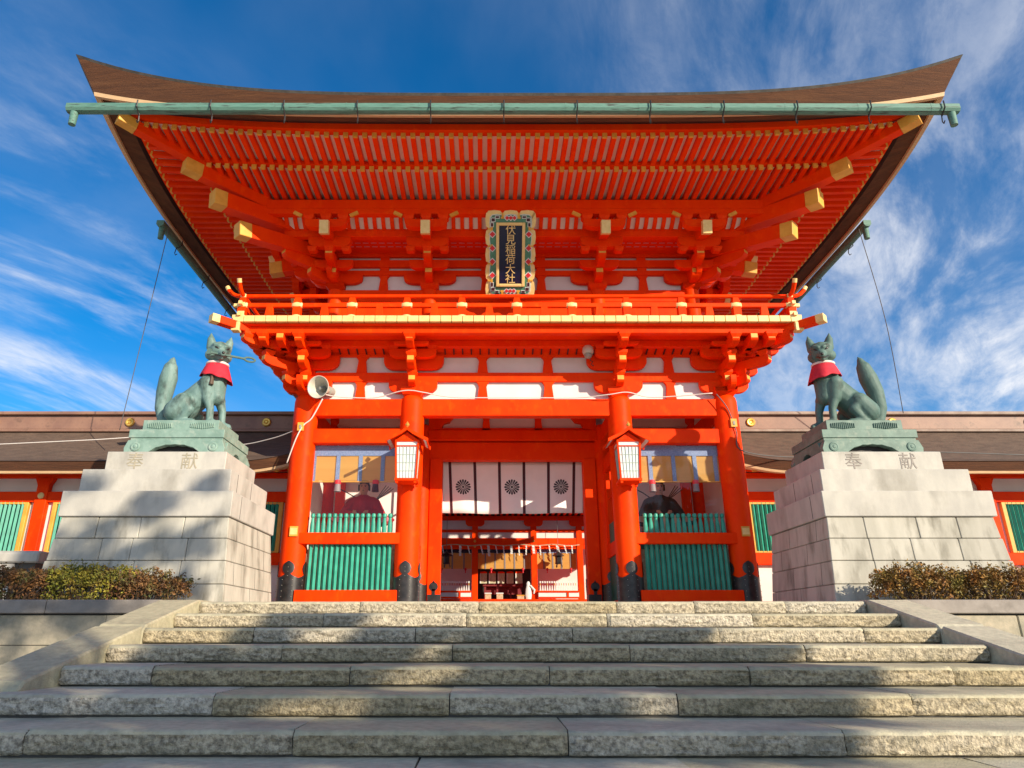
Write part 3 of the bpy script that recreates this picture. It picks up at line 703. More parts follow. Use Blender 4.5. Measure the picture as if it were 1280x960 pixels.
# ribbed coving between through beam and purlin
for (fx, sx_) in ((0, 0),):
    wb = MB(); rb = MB()
    for (axis, sgn) in (('x', -1), ('x', 1), ('y', -1), ('y', 1)):
        def P(t, s_, z, axis=axis, sgn=sgn):
            if axis == 'x': return (t, -s_ if sgn < 0 else 5.5+s_, z)
            return (sgn*(5.5+s_), 2.75+t, z)
        half = 5.5+.83 if axis == 'x' else 2.75+.83
        wb.add([P(-half, .80, 10.02), P(half, .80, 10.02), P(half, 1.24, 10.27), P(-half, 1.24, 10.27)], [(0, 1, 2, 3)])
        n = int(half*2/.235)
        for i in range(n):
            t = -half+2*half*(i+.5)/n
            pts = [P(t, .81, 10.0), P(t, .93, 10.02), P(t, 1.08, 10.10), P(t, 1.22, 10.22)]
            for a_, b_ in zip(pts, pts[1:]): rb.beam(a_, b_, .105, .05)
    obj('coving_board', wb, BOARDW, gate); obj('coving_ribs', rb, RED, gate)
# block-shaped ends capping the coving beside every bracket set
for x in UX:
    for sg in (-1, 1): mb = MB(); mb.M = Matrix.Translation((x+sg*.75, -1.42, 10.12)) @ Matrix.Rotation(sg*R(-28), 4, 'Y'); mb.box(-.12, .12, -.03, .03, -.045, .045); obj('coving_trim', mb, YEL, gate)

# ---------------- rafters and roof
def lift(u): return .37*min(1.2, abs(u))**3.5
def eave(axis, sgn, t, s_, z):
    if axis == 'x': return Vector((t, -s_ if sgn < 0 else 5.5+s_, z))
    q = min(1, abs(t)/(2.75+max(s_, 0))); s_ += .24*(1-q*q)*min(1, max(0, (s_-2.0)/1.8))
    return Vector((sgn*(5.5+s_), 2.75+t, z))
rest = MB(); count = 0
SP = .231
rows = []
for axis, sgn, half in (('x', -1, 5.5), ('y', -1, 2.75), ('y', 1, 2.75), ('x', 1, 5.5)):
    rows.append((axis, sgn, half, 'fly')); rows.append((axis, sgn, half, 'base'))
order = [rows[0], rows[1]] + rows[2:]
front_base_budget = 19
for axis, sgn, half, kind in order:
    smax = 3.80 if kind == 'fly' else 2.68
    sp = SP if axis == 'x' else .275
    n = int((half+smax-.18)/sp)
    for i in sorted(range(-n, n+1), key=abs):
        t = i*sp; edge = max(0.0, abs(t)-half)            # how far past the corner line
        u = abs(t)/(half+smax)
        if kind == 'fly':
            s0 = max(2.2, edge+.05); s1 = 3.72; zc_ = 10.82; wz = .13
            if s0 > s1-.08: continue
            l1 = lift(u); l0 = lift(u)*max(0, (s0-1.4)/2.3)
        else:
            s0 = max(-.3, edge+.05); s1 = 2.62; zc_ = 10.68; wz = .14
            if s0 > s1-.08: continue
            l1 = lift(u)*.45; l0 = 0
            l0 = l1*max(0, (s0)/2.62)
        p0 = eave(axis, sgn, t, s0, zc_+l0+ (0 if kind == 'fly' else .0)); p1 = eave(axis, sgn, t, s1, zc_+l1)
        dd = (p1-p0).normalized()
        one = (axis == 'x' and sgn < 0) and (kind == 'fly' or (kind == 'base' and abs(i) <= 9)) and count < 100
        mb = MB() if one else rest
        mb.beam(p0, p1-dd*.05, .112, wz, 0); mb.beam(p1-dd*.05, p1, .116, wz+.004, 1, endmi=1)
        if one: obj('rafter', mb, [RED, YEL], gate); count += 1
tag(obj('rafter_rows', rest, [RED, YEL], gate), kind='stuff')
# boards above the rafters (plastered white between), fascia strips
wb = MB(); fb = MB()
for axis, sgn, half in (('x', -1, 5.5), ('x', 1, 5.5), ('y', -1, 2.75), ('y', 1, 2.75)):
    K = 40
    def strip(m, s0, z0, l0, s1, z1, l1, mi=None):
        vs = []
        for i in range(K+1):
            q = -1+2*i/K
            for s_, z, l in ((s0, z0, l0), (s1, z1, l1)):
                t = q*(half+s_); vs.append(eave(axis, sgn, t, s_, z+lift(q)*l))
        m.add(vs, [(2*i, 2*i+1, 2*i+3, 2*i+2) for i in range(K)], mi)
    strip(wb, -.4, 10.755, 0, 2.62, 10.755, .45)
    strip(wb, 2.2, 10.89, .3, 3.72, 10.89, 1.0)
    for (a0, z0, a1, z1, f0) in ((2.60, 10.75, 2.62, 10.765, .45),):
        strip(fb, 2.48, 10.748, .45, 2.66, 10.748, .45); strip(fb, 2.66, 10.748, .45, 2.66, 10.86, .45); strip(fb, 2.48, 10.748, .45, 2.48, 10.885, .5)
    strip(fb, 3.60, 10.884, 1, 3.82, 10.884, 1); strip(fb, 3.82, 10.884, 1, 3.86, 11.02, 1.05); strip(fb, 3.86, 11.02, 1.05, 3.7, 11.02, 1.05)
obj('rafter_boarding', wb, BOARDW, gate); obj('eave_fascia', fb, RED, gate)
# hip rafters
for sg in (-1, 1):
    for d in (-1, 1):
        P = lambda s_, z: Vector((sg*(5.5+s_), (-s_ if d < 0 else 5.5+s_), z))
        mb = MB(); mb.beam(P(-.4, 10.42), P(2.55, 10.60), .30, .34); mb.beam(P(2.55, 10.60), P(2.86, 10.62), .306, .346, 1, endmi=1)
        mb.beam(P(2.0, 10.80), P(3.72, 11.04), .26, .26); mb.beam(P(3.72, 11.04), P(4.02, 11.10), .266, .266, 1, endmi=1)
        obj('hip_rafter', mb, [RED, YEL], gate, bevel=.01)
# bark roof: thick eave edge + curved top surface
def roof_lift(q): a = abs(q); return a**4.1
roof = MB(); under = MB(); rim = MB(); lite = MB()
SEC = [  # offset, z centre, extra z at the corner  (outer edge profile)
    ('top', 4.62, 11.24, .95, .16), ('bot', 4.40, 10.95, .52, .05), ('in', 4.0, 11.02, .42, .0)]
for axis, sgn, half in (('x', -1, 5.5), ('x', 1, 5.5), ('y', -1, 2.75), ('y', 1, 2.75)):
    K = 72
    def pt(q, s_, z, dz, ds):
        e = roof_lift(q); ss = s_+ds*e; return eave(axis, sgn, q*(half+ss), ss, z+dz*e)
    def stripq(m, A, B, mi=None):
        vs = []
        for i in range(K+1):
            q = -1+2*i/K; vs += [pt(q, *A), pt(q, *B)]
        m.add(vs, [(2*i, 2*i+1, 2*i+3, 2*i+2) for i in range(K)], mi)
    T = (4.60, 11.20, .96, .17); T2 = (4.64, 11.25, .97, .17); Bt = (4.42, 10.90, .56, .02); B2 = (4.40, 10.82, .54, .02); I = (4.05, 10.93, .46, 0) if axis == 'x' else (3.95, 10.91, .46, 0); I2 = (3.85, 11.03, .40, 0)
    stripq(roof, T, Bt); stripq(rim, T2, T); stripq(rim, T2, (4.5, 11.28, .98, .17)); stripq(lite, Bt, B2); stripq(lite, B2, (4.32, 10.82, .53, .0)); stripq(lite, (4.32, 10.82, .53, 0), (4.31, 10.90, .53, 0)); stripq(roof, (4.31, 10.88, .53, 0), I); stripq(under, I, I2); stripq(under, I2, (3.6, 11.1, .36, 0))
obj('bark_eave_edge', roof, BARK, gate, smooth='auto'); obj('roof_rim', rim, ROOFDK, gate); obj('eave_edge_board', lite, WOODL, gate); obj('eave_recess_shade', under, DARK, gate)  # recess coloured black for the shade between bark and fascia
top = MB()
for axis, sgn, half in (('x', -1, 5.5), ('x', 1, 5.5), ('y', -1, 2.75), ('y', 1, 2.75)):
    def rf(u, v):
        q = -1+2*u; e = roof_lift(q)*(1-v)**2
        s_ = 4.62*(1-v)+.17*e; run = 2.75+4.62
        ss = 4.62-v*run; w = half+max(ss, -2.4 if axis == 'y' else -2.7)+.17*e
        z = 11.26+(.97*e) + 3.1*(.55*v+.45*v*v)
        return eave(axis, sgn, q*w, ss+.17*e, z)
    vmax = 1.0 if axis == 'x' else .66
    top.grid(lambda u, v: rf(u, v*vmax), 48, 14)
obj('roof_surface', top, BARKTOP, gate, smooth=True)
mb = MB(); mb.box(-5.6, 5.6, 2.4, 3.1, 14.2, 14.75); mb.prism([(2.25, 14.75), (3.25, 14.75), (2.75, 14.95)], 'x', -5.8, 5.8); obj('roof_ridge', mb, RIDGE, gate)
for sg in (-1, 1):
    mb = MB(); mb.prism([(.6, 12.9), (4.9, 12.9), (2.75, 14.3)], 'x', min(sg*5.0, sg*5.08), max(sg*5.0, sg*5.08)); obj('gable', mb, RED, gate)
# rain gutters of green copper
def gutter(p0, p1, hooks, stub):
    mb = MB(); p0 = Vector(p0); p1 = Vector(p1); d = (p1-p0).normalized(); sd_ = Vector((-d.y, d.x, 0))
    pr = [(q_*.8, w_*.72) for q_, w_ in ((-.13, .12), (-.135, -.04), (-.09, -.12), (0, -.145), (.09, -.12), (.135, -.04), (.13, .12), (.115, .12), (.11, -.03), (0, -.12), (-.11, -.03), (-.115, .12))]
    vs = [p+sd_*a+Vector((0, 0, b)) for p in (p0, p1) for a, b in pr]; n = len(pr)
    mb.add(vs, [(i, (i+1) % n, (i+1) % n+n, i+n) for i in range(n)] + [(0, 1, 2, 3, 4, 5, 6), (n, n+1, n+2, n+3, n+4, n+5, n+6)])
    for h in hooks:   # seam collars
        c = p0+d*h
        vs = [c+d*o+sd_*a*1.03+Vector((0, 0, b*1.03)) for o in (-.015, .015) for a, b in pr[:7]]
        mb.add(vs, [(i, i+1, i+8, i+7) for i in range(6)])
    gt = obj('rain_gutter', mb, COPPER, gate)
    for h in hooks:
        c = p0+d*(h+.25); m = MB()
        m.tube([c-sd_*.15+Vector((0, 0, .12)), c-sd_*.15+Vector((0, 0, -.05)), c+Vector((0, 0, -.17))], .016, 6)
        m.tube([c+Vector((0, 0, -.12)), c+sd_*.03+Vector((0, 0, -.30)), c+sd_*.0+Vector((0, 0, -.37)), c-sd_*.05+Vector((0, 0, -.33))], .013, 6)
        obj('gutter_hook', m, BLACKM, gt)
    for e in stub:
        c = (p0+d*.16) if e == 0 else (p1-d*.16); m = MB(); m.lathe([(.075, -.42), (.085, -.1)], (c.x, c.y, c.z), n=14); obj('outlet_pipe', m, COPPER, gt, smooth='auto')
    return gt
gutter((-10.08, -4.92, 10.54), (9.72, -4.92, 10.52), [1.35+1.62*i for i in range(12)], (0, 1))
gutter((-10.08, 10.42, 10.5), (9.72, 10.42, 10.5), [1.35+3.24*i for i in range(6)], ())
for sg in (-1, 1):
    gutter((sg*10.0, -.45, 10.48), (sg*10.0, 9.6, 10.44), [.9, 3.0, 5.1, 7.2], (0,))

# ------------------------------------------------------------------ name plaque
pq = thing('name_plaque', (-.1, -.8, 8.3), 'tall navy plaque with gold characters in a carved frame under the eaves', 'plaque')
PM = Matrix.Translation((-.12, -.78, 9.26)) @ Matrix.Rotation(R(36), 4, 'X')      # local: x right, z up, -y towards the viewer
def plaque_obj(name, mb, m, bevel=0): mb2 = mb; return obj(name, mb2, m, pq, bevel=bevel)
mb = MB(); mb.M = PM
Wp, Hp = .66, 1.16
outl = []
def scal(p, q, n, nrm):
    for i in range(n):
        a = Vector(p).lerp(Vector(q), i/n); b = Vector(p).lerp(Vector(q), (i+1)/n); nn = Vector(nrm)
        for t, o in ((0.0, -.055), (.06, -.045), (.12, .0), (.5, .022), (.88, .0), (.94, -.045)): outl.append(tuple(a.lerp(b, t)+nn*o))
scal((-Wp, -Hp), (Wp, -Hp), 3, (0, -1)); scal((Wp, -Hp), (Wp, Hp), 5, (1, 0)); scal((Wp, Hp), (-Wp, Hp), 3, (0, 1)); scal((-Wp, Hp), (-Wp, -Hp), 5, (-1, 0))
mb.prism(outl, 'y', -.05, .05); fr = plaque_obj('carved_frame', mb, CREAM, .008)
mb = MB(); mb.M = PM
mb.prism([(p*.84, q*.915) for p, q in outl], 'y', -.062, -.045); obj('frame_rim', mb, PAPER, fr)
mb = MB(); mb.M = PM
mb.prism([(p*.815, q*.90) for p, q in outl], 'y', -.07, -.046); obj('frame_field', mb, PGREEN, fr)
for i in range(1, 3):
    for sz in (-1, 1): mb = MB(); mb.M = PM; c = -.66+1.32*i/3; mb.box(c-.02, c+.02, -.085, -.045, min(sz*1.0, sz*1.11), max(sz*1.0, sz*1.11)); mb.cbox((c, -.07, sz*.985), .09, .03, .05); obj('frame_cusp', mb, YEL, fr)
for i in range(1, 5):
    for sx in (-1, 1): mb = MB(); mb.M = PM; c = -1.16+2.32*i/5; mb.box(min(sx*.52, sx*.62), max(sx*.52, sx*.62), -.085, -.045, c-.02, c+.02); mb.cbox((sx*.505, -.07, c), .05, .03, .10); obj('frame_cusp', mb, YEL, fr)
ORN = [MAROON, PAPER, TASR]
for sx in (-1, 1):
    for sz in (-1, 1):
        for (px_, pz_, w, h) in ((.47, .93, .09, .08), (.36, 1.0, .09, .05), (.50, .80, .06, .09)):
            mb = MB(); mb.M = PM; mb.cbox((sx*px_, -.075, sz*pz_), w+.035, .012, h+.035, 1); mb.cbox((sx*px_, -.083, sz*pz_), w, .012, h, 0); obj('frame_ornament', mb, ORN, fr)
    for pz_ in (-.55, -.18, .18, .55):
        mb = MB(); mb.M = PM @ Matrix.Translation((sx*.49, 0, pz_)) @ Matrix.Rotation(R(45), 4, 'Y')
        mb.box(-.075, .075, -.082, -.07, -.075, .075, 1); mb.box(-.055, .055, -.09, -.07, -.055, .055, 2); obj('frame_ornament', mb, ORN, fr)
for sz in (-1, 1):
    for px_ in (-.1, 0, .1): mb = MB(); mb.M = PM @ Matrix.Translation((px_, 0, sz*.98)) @ Matrix.Rotation(R(45), 4, 'Y'); mb.box(-.06, .06, -.082, -.07, -.06, .06, 1); mb.box(-.04, .04, -.09, -.07, -.04, .04, 2); obj('frame_ornament', mb, ORN, fr)
mb = MB(); mb.M = PM
for (a, b, c, d) in ((-.39, -.31, -.86, .86), (.31, .39, -.86, .86), (-.31, .31, .78, .86), (-.31, .31, -.86, -.78)): mb.box(a, b, -.12, -.05, c, d)
plaque_obj('inner_frame', mb, CREAM, .012)
mb = MB(); mb.M = PM; mb.box(-.315, .315, -.09, -.05, -.79, .79); plaque_obj('navy_panel', mb, NAVY)
for i, ch in enumerate('伏見稲荷大社'):
    me = text_mesh(ch, .285, .006)
    me.transform(PM @ Matrix.Translation((0, -.10, .655-.262*i)) @ Matrix.Rotation(R(90), 4, 'X'))
    me.materials.clear(); me.materials.append(CREAM); obj('gold_character', me, None, pq)
mb = MB(); mb.M = PM
for px_ in (-.36, .36): mb.box(px_-.05, px_+.05, -.13, -.04, -1.19, -1.03)
plaque_obj('plaque_bracket', mb, BLACKM)

# ------------------------------------------------------------------ hanging lanterns on the inner pillars
def build_lantern(x, label):
    t = thing('hanging_lantern', (x, -.66, 3.0), label, 'lantern', 'lanterns on the inner pillars')
    bx, by = .235, .235; tx, ty = .275, .275; z0, z1 = 3.05, 4.0
    f = MB(); f.M = Matrix.Translation((x, -.66, 0))
    for sx in (-1, 1):
        for sy in (-1, 1):
            f.beam((sx*bx, sy*by, z0), (sx*tx, sy*ty, z1), .045, .045, up=(0, 1, 0))
    f.box(-.27, .27, -.27, .27, z0-.045, z0+.02); f.box(-.295, .295, -.295, .295, z1-.03, z1+.015)
    f.box(-.04, .04, .2, .40, 3.95, 4.05); f.box(-.04, .04, .2, .40, 3.10, 3.17)
    for sx in (-1, 1):
        for sy in (-1, 1): f.box(sx*.22-.03, sx*.22+.03, sy*.22-.03, sy*.22+.03, z0-.10, z0-.03)
    obj('frame', f, RED, t, bevel=.006)
    p = MB(); p.M = f.M; p.frustum((0, 0, z0+.01), 2*bx-.03, 2*by-.03, 2*tx-.03, 2*ty-.03, z1-z0-.03); pp = obj('paper_shade', p, PAPER, t)
    l = MB(); l.M = f.M
    for sd_ in range(4):
        l.M = f.M @ Matrix.Rotation(sd_*math.pi/2, 4, 'Z')
        for i in range(1, 6):
            q = -1+2*i/6; l.beam((q*(bx-.02), -by+.010, z0+.02), (q*(tx-.02), -ty+.010, z1-.15), .012, .014, up=(0, 1, 0))
        for i in range(1, 4):
            zz = z0+(z1-.15-z0)*i/4; yy = by+(ty-by)*(zz-z0)/(z1-z0); l.box(-yy+.03, yy-.03, -yy+.003, -yy+.014, zz-.006, zz+.006)
        l.box(-tx+.03, tx-.03, -ty-.006, -ty+.02, z1-.15, z1-.125, 1)
    obj('lattice', l, [LATT, RED], pp)
    r = MB(); r.M = f.M
    prof = []
    for i in range(9):
        q = -1+2*i/8; prof.append((q*.50, 4.30-.30*abs(q)**.8+.0))
    lowp = [(p_, z_-.05) for p_, z_ in reversed(prof)]
    r.prism(prof+lowp, 'y', -.42, .40)
    for sy in (-.43, .39):      # gable boards
        pf = [(p_*1.05, z_+.015) for p_, z_ in prof]; r.prism(pf+[(p_, z_-.085) for p_, z_ in reversed(pf)], 'y', sy, sy+.03)
    r.prism([(-.27, 4.01), (.27, 4.01), (0, 4.2)], 'y', -.30, -.27); r.box(-.015, .015, -.31, -.28, 4.03, 4.2)
    ro = obj('lantern_roof', r, [RED], t, bevel=.004)
    for sx in (-1, 1):
        u = MB(); u.M = f.M; u.add([(sx*.47, -.40, 3.955), (sx*.47, .38, 3.955), (sx*.29, .38, 4.07), (sx*.29, -.40, 4.07)], [(0, 1, 2, 3)])
        obj('roof_soffit', u, WHITE, ro)
    k = MB(); k.lathe([(.02, 4.27), (.02, 4.32), (.05, 4.35), (.055, 4.38), (.02, 4.43), (.001, 4.46)], (x, -1.02, 0), n=12); obj('finial', k, GOLD, ro, smooth='auto')
    k = MB(); k.prism([(-.02, 0), (.02, 0), (.0, -.06)], 'y', -.01, .01)
    return t
build_lantern(-2.71, 'white paper lantern under an orange gabled roof, left of the entrance')
build_lantern(2.71, 'white paper lantern under an orange gabled roof, right of the entrance')

# ------------------------------------------------------------------ loudspeaker, dome camera, cables, small fittings
t = thing('horn_loudspeaker', (-5.03, -.6, 5.45), 'round cream horn loudspeaker fixed at the top of the outermost left pillar', 'loudspeaker')
HM = Matrix.Translation((-4.98, -.42, 5.50)) @ Matrix.Rotation(R(-14), 4, 'Z') @ Matrix.Rotation(R(8), 4, 'X')
mb = MB(); mb.M = HM; mb.lathe([(.05, -.25), (.10, -.1), (.17, .10), (.25, .25), (.285, .31), (.295, .325), (.295, .34), (.275, .335), (.235, .25), (.15, .10), (.08, 0), (.02, -.02)], n=36, axis='y'); obj('horn', mb, HORN, t, smooth=True)
mb = MB(); mb.M = HM; mb.lathe([(.001, -.02), (.075, 0), (.075, .03), (.05, .16), (.04, .20), (.001, .21)], n=20, axis='y'); mb.lathe([(.12, -.42), (.13, -.4), (.13, -.22), (.06, -.18)], n=20, axis='y'); obj('driver_unit', mb, HORNIN, t, smooth='auto')
mb = MB(); mb.tube([(-4.98, -.3, 5.45), (-5.1, -.15, 5.4), (-5.2, -.1, 5.3)], .025, 8); obj('mounting_bracket', mb, BLACKM, t)

t = thing('dome_camera', (1.86, -.5, 6.5), 'small cream dome security camera hanging under the balcony right of the centre', 'camera')
mb = MB(); mb.lathe([(.001, 6.68), (.09, 6.68), (.14, 6.62), (.15, 6.52), (.13, 6.46), (.10, 6.45), (.001, 6.45)], (1.9, -.5, 0), n=24); obj('housing', mb, HORN, t, smooth='auto')
mb = MB(); mb.lathe([(.10, 6.455), (.11, 6.43), (.09, 6.37), (.05, 6.335), (.001, 6.325)], (1.9, -.5, 0), n=20); obj('lens_dome', mb, HORNIN, t, smooth=True)
mb = MB(); mb.tube([(1.93, -.45, 6.42), (1.97, -.42, 6.30), (2.02, -.45, 6.26), (1.98, -.4, 6.2), (2.05, -.4, 6.16)], .012, 6); obj('loose_lead', mb, BLACKM, t)
def cable(name, pts, r, m, label, cat='cable', group=None):
    # subdivide with Catmull-Rom
    P = [Vector(p) for p in pts]; Q = []
    for i in range(len(P)-1):
        a = P[max(i-1, 0)]; b = P[i]; c = P[i+1]; d = P[min(i+2, len(P)-1)]
        for k in range(8):
            t_ = k/8; Q.append(.5*((2*b)+(-a+c)*t_+(2*a-5*b+4*c-d)*t_**2+(-a+3*b-3*c+d)*t_**3))
    Q.append(P[-1]); mb = MB(); mb.tube(Q, r, 6)
    return tag(obj(name, mb, m, None, smooth=True), label, cat, group)
cable('cable', [(-5.05, -.36, 5.40), (-4.6, -.19, 5.37), (-3.7, -.19, 5.35), (-3.02, -.35, 5.47), (-2.71, -.36, 5.49), (-2.4, -.35, 5.44), (-1.6, -.19, 5.36), (0, -.19, 5.35), (1.6, -.19, 5.35), (2.4, -.35, 5.38), (2.9, -.36, 5.44), (3.6, -.19, 5.36), (5.1, -.35, 5.42)], .014, CABLE, 'thin white cable run along the top of the big orange beam between the pillars')
cable('cable', [(-5.0, -.40, 5.25), (-5.25, -.34, 4.75), (-5.45, -.34, 4.55), (-5.6, -.36, 4.2), (-5.82, -.2, 3.6)], .018, CABLE, 'white cable bundle slanting down the outer left pillar below the loudspeaker')
cable('cable', [(-5.5, -.33, 4.5), (-6.4, .2, 4.35), (-7.6, .6, 4.28), (-9.0, .2, 4.42), (-11.0, -.2, 4.2), (-14.5, -.3, 4.0)], .013, CABLE, 'slack white cable crossing in front of the left corridor roof')
cable('cable', [(5.2, -.34, 5.40), (5.45, -.34, 5.0), (5.60, -.34, 4.4), (5.75, -.25, 3.9), (7.5, .2, 3.85), (10, .2, 4.0), (13.5, .2, 3.9)], .014, WIRE, 'dark cable running down the outer right pillar and along the corridor eave')
cable('guy_wire', [(-9.75, -.4, 10.3), (-10.3, .3, 7.6), (-10.75, .8, 4.75)], .011, WIRE, 'thin wire dropping from the left side gutter to the corridor roof', 'wire')
cable('guy_wire', [(9.75, -.4, 10.3), (10.4, .3, 7.8), (11.1, 1.5, 5.45)], .011, WIRE, 'thin wire dropping from the right side gutter to the corridor ridge', 'wire')
for x, sd_ in ((-5.45, 'left'), (5.53, 'right')):
    mb = MB(); mb.box(x-.10, x+.10, -.345, -.318, 1.76, 2.0); mb.box(x-.085, x+.085, -.348, -.345, 1.80, 1.96, 1)
    tag(obj('paper_charm', mb, [YEL, CREAM], None, bevel=.003), f'small yellow charm plate nailed low on the outer {sd_} pillar', 'charm', 'charm plates on the outer pillars')
for x, z, sd_ in ((-5.52, 4.52, 'left'), (5.56, 4.62, 'right')):
    mb = MB(); mb.box(x-.08, x+.08, -.36, -.30, z-.11, z+.11); mb.box(x-.03, x+.03, -.375, -.36, z-.06, z+.04, 1)
    tag(obj('junction_box', mb, [YEL, HORNIN], None, bevel=.006), f'small ochre junction box where cables meet on the outer {sd_} pillar', 'junction box', 'junction boxes on the outer pillars')

# ------------------------------------------------------------------ bamboo blinds and guardian statues in the side bays
for sg in (-1, 1):
    sd_ = 'left' if sg < 0 else 'right'
    xa, xb = sorted((sg*2.95, sg*5.25)); w = xb-xa
    t = thing('bamboo_blind', ((xa+xb)/2, .16, 3.2), f'yellow bamboo blind with blue brocade bands in the {sd_} bay of the gate', 'blind', 'bamboo blinds of the gate')
    mb = MB(); mb.grid(lambda u, v: (xa+w*u, .15+.006*math.sin(u*9), 3.22+.85*v), 30, 2); b_ = obj('blind_panel', mb, BAMBOO, t); 
    mb = MB(); mb.box(xa, xb, .125, .165, 3.87, 4.14); nb_ = 4
    for q in ((.0, .27, .52, .77) if sg < 0 else (.2, .46, .70, .93)):
        c = xa+w*q+.04; mb.box(c-.05, c+.05, .125, .165, 3.20, 3.868)
    obj('brocade_band', mb, BLUEC, t)
    mb = MB(); mb.box(xa, xb, .12, .17, 3.18, 3.205); obj('bottom_batten', mb, YEL, t)
    for q in (.30, .72) if sg < 0 else (.22, .70):
        x = xa+w*q; mb = MB(); mb.lathe([(.02, 3.24), (.075, 3.22), (.085, 3.14), (.08, 3.12)], (x, .10, 0), n=12); mb.lathe([(.075, 3.12), (.085, 2.98), (.09, 2.93), (.001, 2.93)], (x, .10, 0), n=12, mi=1); obj('tassel', mb, [TASR, TASG if sg < 0 and q < .5 or sg > 0 else MAROON], t, smooth='auto')
    # seated guardian figure
    cx = -4.12 if sg < 0 else 3.95; cy = 1.5; zb = 1.98
    robe_m = ROBER if sg < 0 else ROBEB
    t = thing('guardian_statue', (cx, cy, zb), ('seated guardian figure in a crimson court robe behind the left bay railing' if sg < 0 else 'seated guardian figure in a black court robe behind the right bay railing'), 'statue', 'guardian statues of the gate')
    b = MB(); V = lambda x, y, z: (cx+x, cy+y, zb+z)
    capsule(b, V(0, 0, .2), V(0, .02, .85), .34, .26); capsule(b, V(-.2, 0, .92), V(.2, 0, .92), .16, .16); capsule(b, V(0, 0, .95), V(0, -.02, 1.2), .10, .09)
    capsule(b, V(0, -.05, 1.25), V(0, -.03, 1.38), .115, .13); capsule(b, V(0, -.155, 1.30), V(0, -.175, 1.27), .022, .028)
    for s_ in (-1, 1):
        capsule(b, V(s_*.28, 0, .9), V(s_*.42, -.1, .58), .12, .11); capsule(b, V(s_*.42, -.1, .58), V(s_*.17, -.38, .60), .10, .06); capsule(b, V(s_*.17, -.38, .60), V(s_*.12, -.43, .58), .05, .045)
        for k in range(4): capsule(b, V(s_*(.14-.025*k), -.43, .60-.015*k), V(s_*(.09-.02*k), -.46, .57-.015*k), .016, .014, 6)
        capsule(b, V(s_*.15, -.40, .62), V(s_*.12, -.44, .65), .017, .014, 6)
        capsule(b, V(s_*.125, -.02, 1.33), V(s_*.13, -.01, 1.28), .025, .018, 6)
        capsule(b, V(s_*.15, -.15, .15), V(s_*.42, -.35, .08), .2, .15)
    bm_ = baked(b, .018, 4); bm_.materials.append(SKIN); bo = obj('body', bm_, None, t)
    e = MB()
    for s_ in (-1, 1): e.ball(V(s_*.045, -.148, 1.335), .017, 6, sc=(1.4, .6, .8)); e.cbox(V(s_*.047, -.152, 1.365), .05, .012, .012)
    e.cbox(V(0, -.158, 1.225), .05, .02, .012); obj('facial_features', e, HAIR, bo)
    r = MB()
    capsule(r, V(0, 0, .2), V(0, .02, .85), .37, .30); capsule(r, V(-.22, 0, .90), V(.22, 0, .90), .185, .185)
    for s_ in (-1, 1): capsule(r, V(s_*.30, 0, .88), V(s_*.46, -.1, .58), .17, .17); capsule(r, V(s_*.46, -.1, .56), V(s_*.22, -.33, .58), .15, .10)
    rm = baked(r, .022, 5); rm.materials.append(robe_m); obj('robe', rm, None, t)
    for s_ in (-1, 1):
        s2 = MB(); pl = [(0, .10), (.25, .14), (.48, .05), (.60, -.02), (.45, -.16), (.2, -.22), (0, -.12)]
        s2.prism([(cx+s_*(.32+p_), zb+.44+q_) for p_, q_ in pl], 'y', cy-.30, cy-.22); so = obj('wide_sleeve', s2, robe_m, t, bevel=.03)
        s3 = MB(); pl = [(.14, .06), (.3, .07), (.47, .03), (.53, 0), (.4, -.07), (.22, -.10)]
        s3.prism([(cx+s_*(.32+p_), zb+.44+q_) for p_, q_ in pl], 'y', cy-.312, cy-.302); obj('sleeve_lining', s3, PINK if sg < 0 else SKIN, so)
    tr = MB()
    for q, w_ in ((-.30, .12), (.0, .10), (.30, .12)): tr.prism([(cx+q-w_*.8, zb+.52), (cx+q+w_*.8, zb+.52), (cx+q+w_*1.2, zb-.05), (cx+q-w_*1.2, zb-.05)], 'y', cy-.46, cy-.40)
    obj('trouser_panel', tr, TROU, t, bevel=.02)
    tk = MB(); tk.prism([(cx-.42, zb+.45), (cx+.42, zb+.45), (cx+.55, zb-.05), (cx-.55, zb-.05)], 'y', cy-.40, cy+.2); obj('robe_skirt', tk, robe_m, t, bevel=.04)
    h = MB(); h.lathe([(.135, 1.36), (.14, 1.42), (.12, 1.50), (.07, 1.54), (.001, 1.55)], (cx, cy-.01, zb), n=18); h.cbox(V(0, .09, 1.62), .10, .05, .30)
    for s_ in (-1, 1): h.cbox(V(s_*.145, -.02, 1.32), .03, .10, .16)
    obj('court_hat', h, HAIR, t, smooth='auto')
    bw = MB(); bw.tube([V(-.75, -.1, 1.32), V(-.45, -.05, 1.18), V(-.2, .1, 1.05), V(.3, .2, .9)], .014, 6)
    for k in range(4): bw.tube([V(.25, .3, 1.0), V(.55+.07*k, .3, 1.45-.03*k)], .010, 5)
    obj('bow_and_arrows', bw, HAIR, t)
    st_ = MB(); st_.box(cx-.75, cx+.75, cy-.5, cy+.5, 1.5, zb-.04); st_.box(cx-.80, cx+.80, cy-.55, cy+.55, zb-.10, zb-.04, 1); obj('low_dais', st_, [DGREEN, TROU], t, bevel=.01)

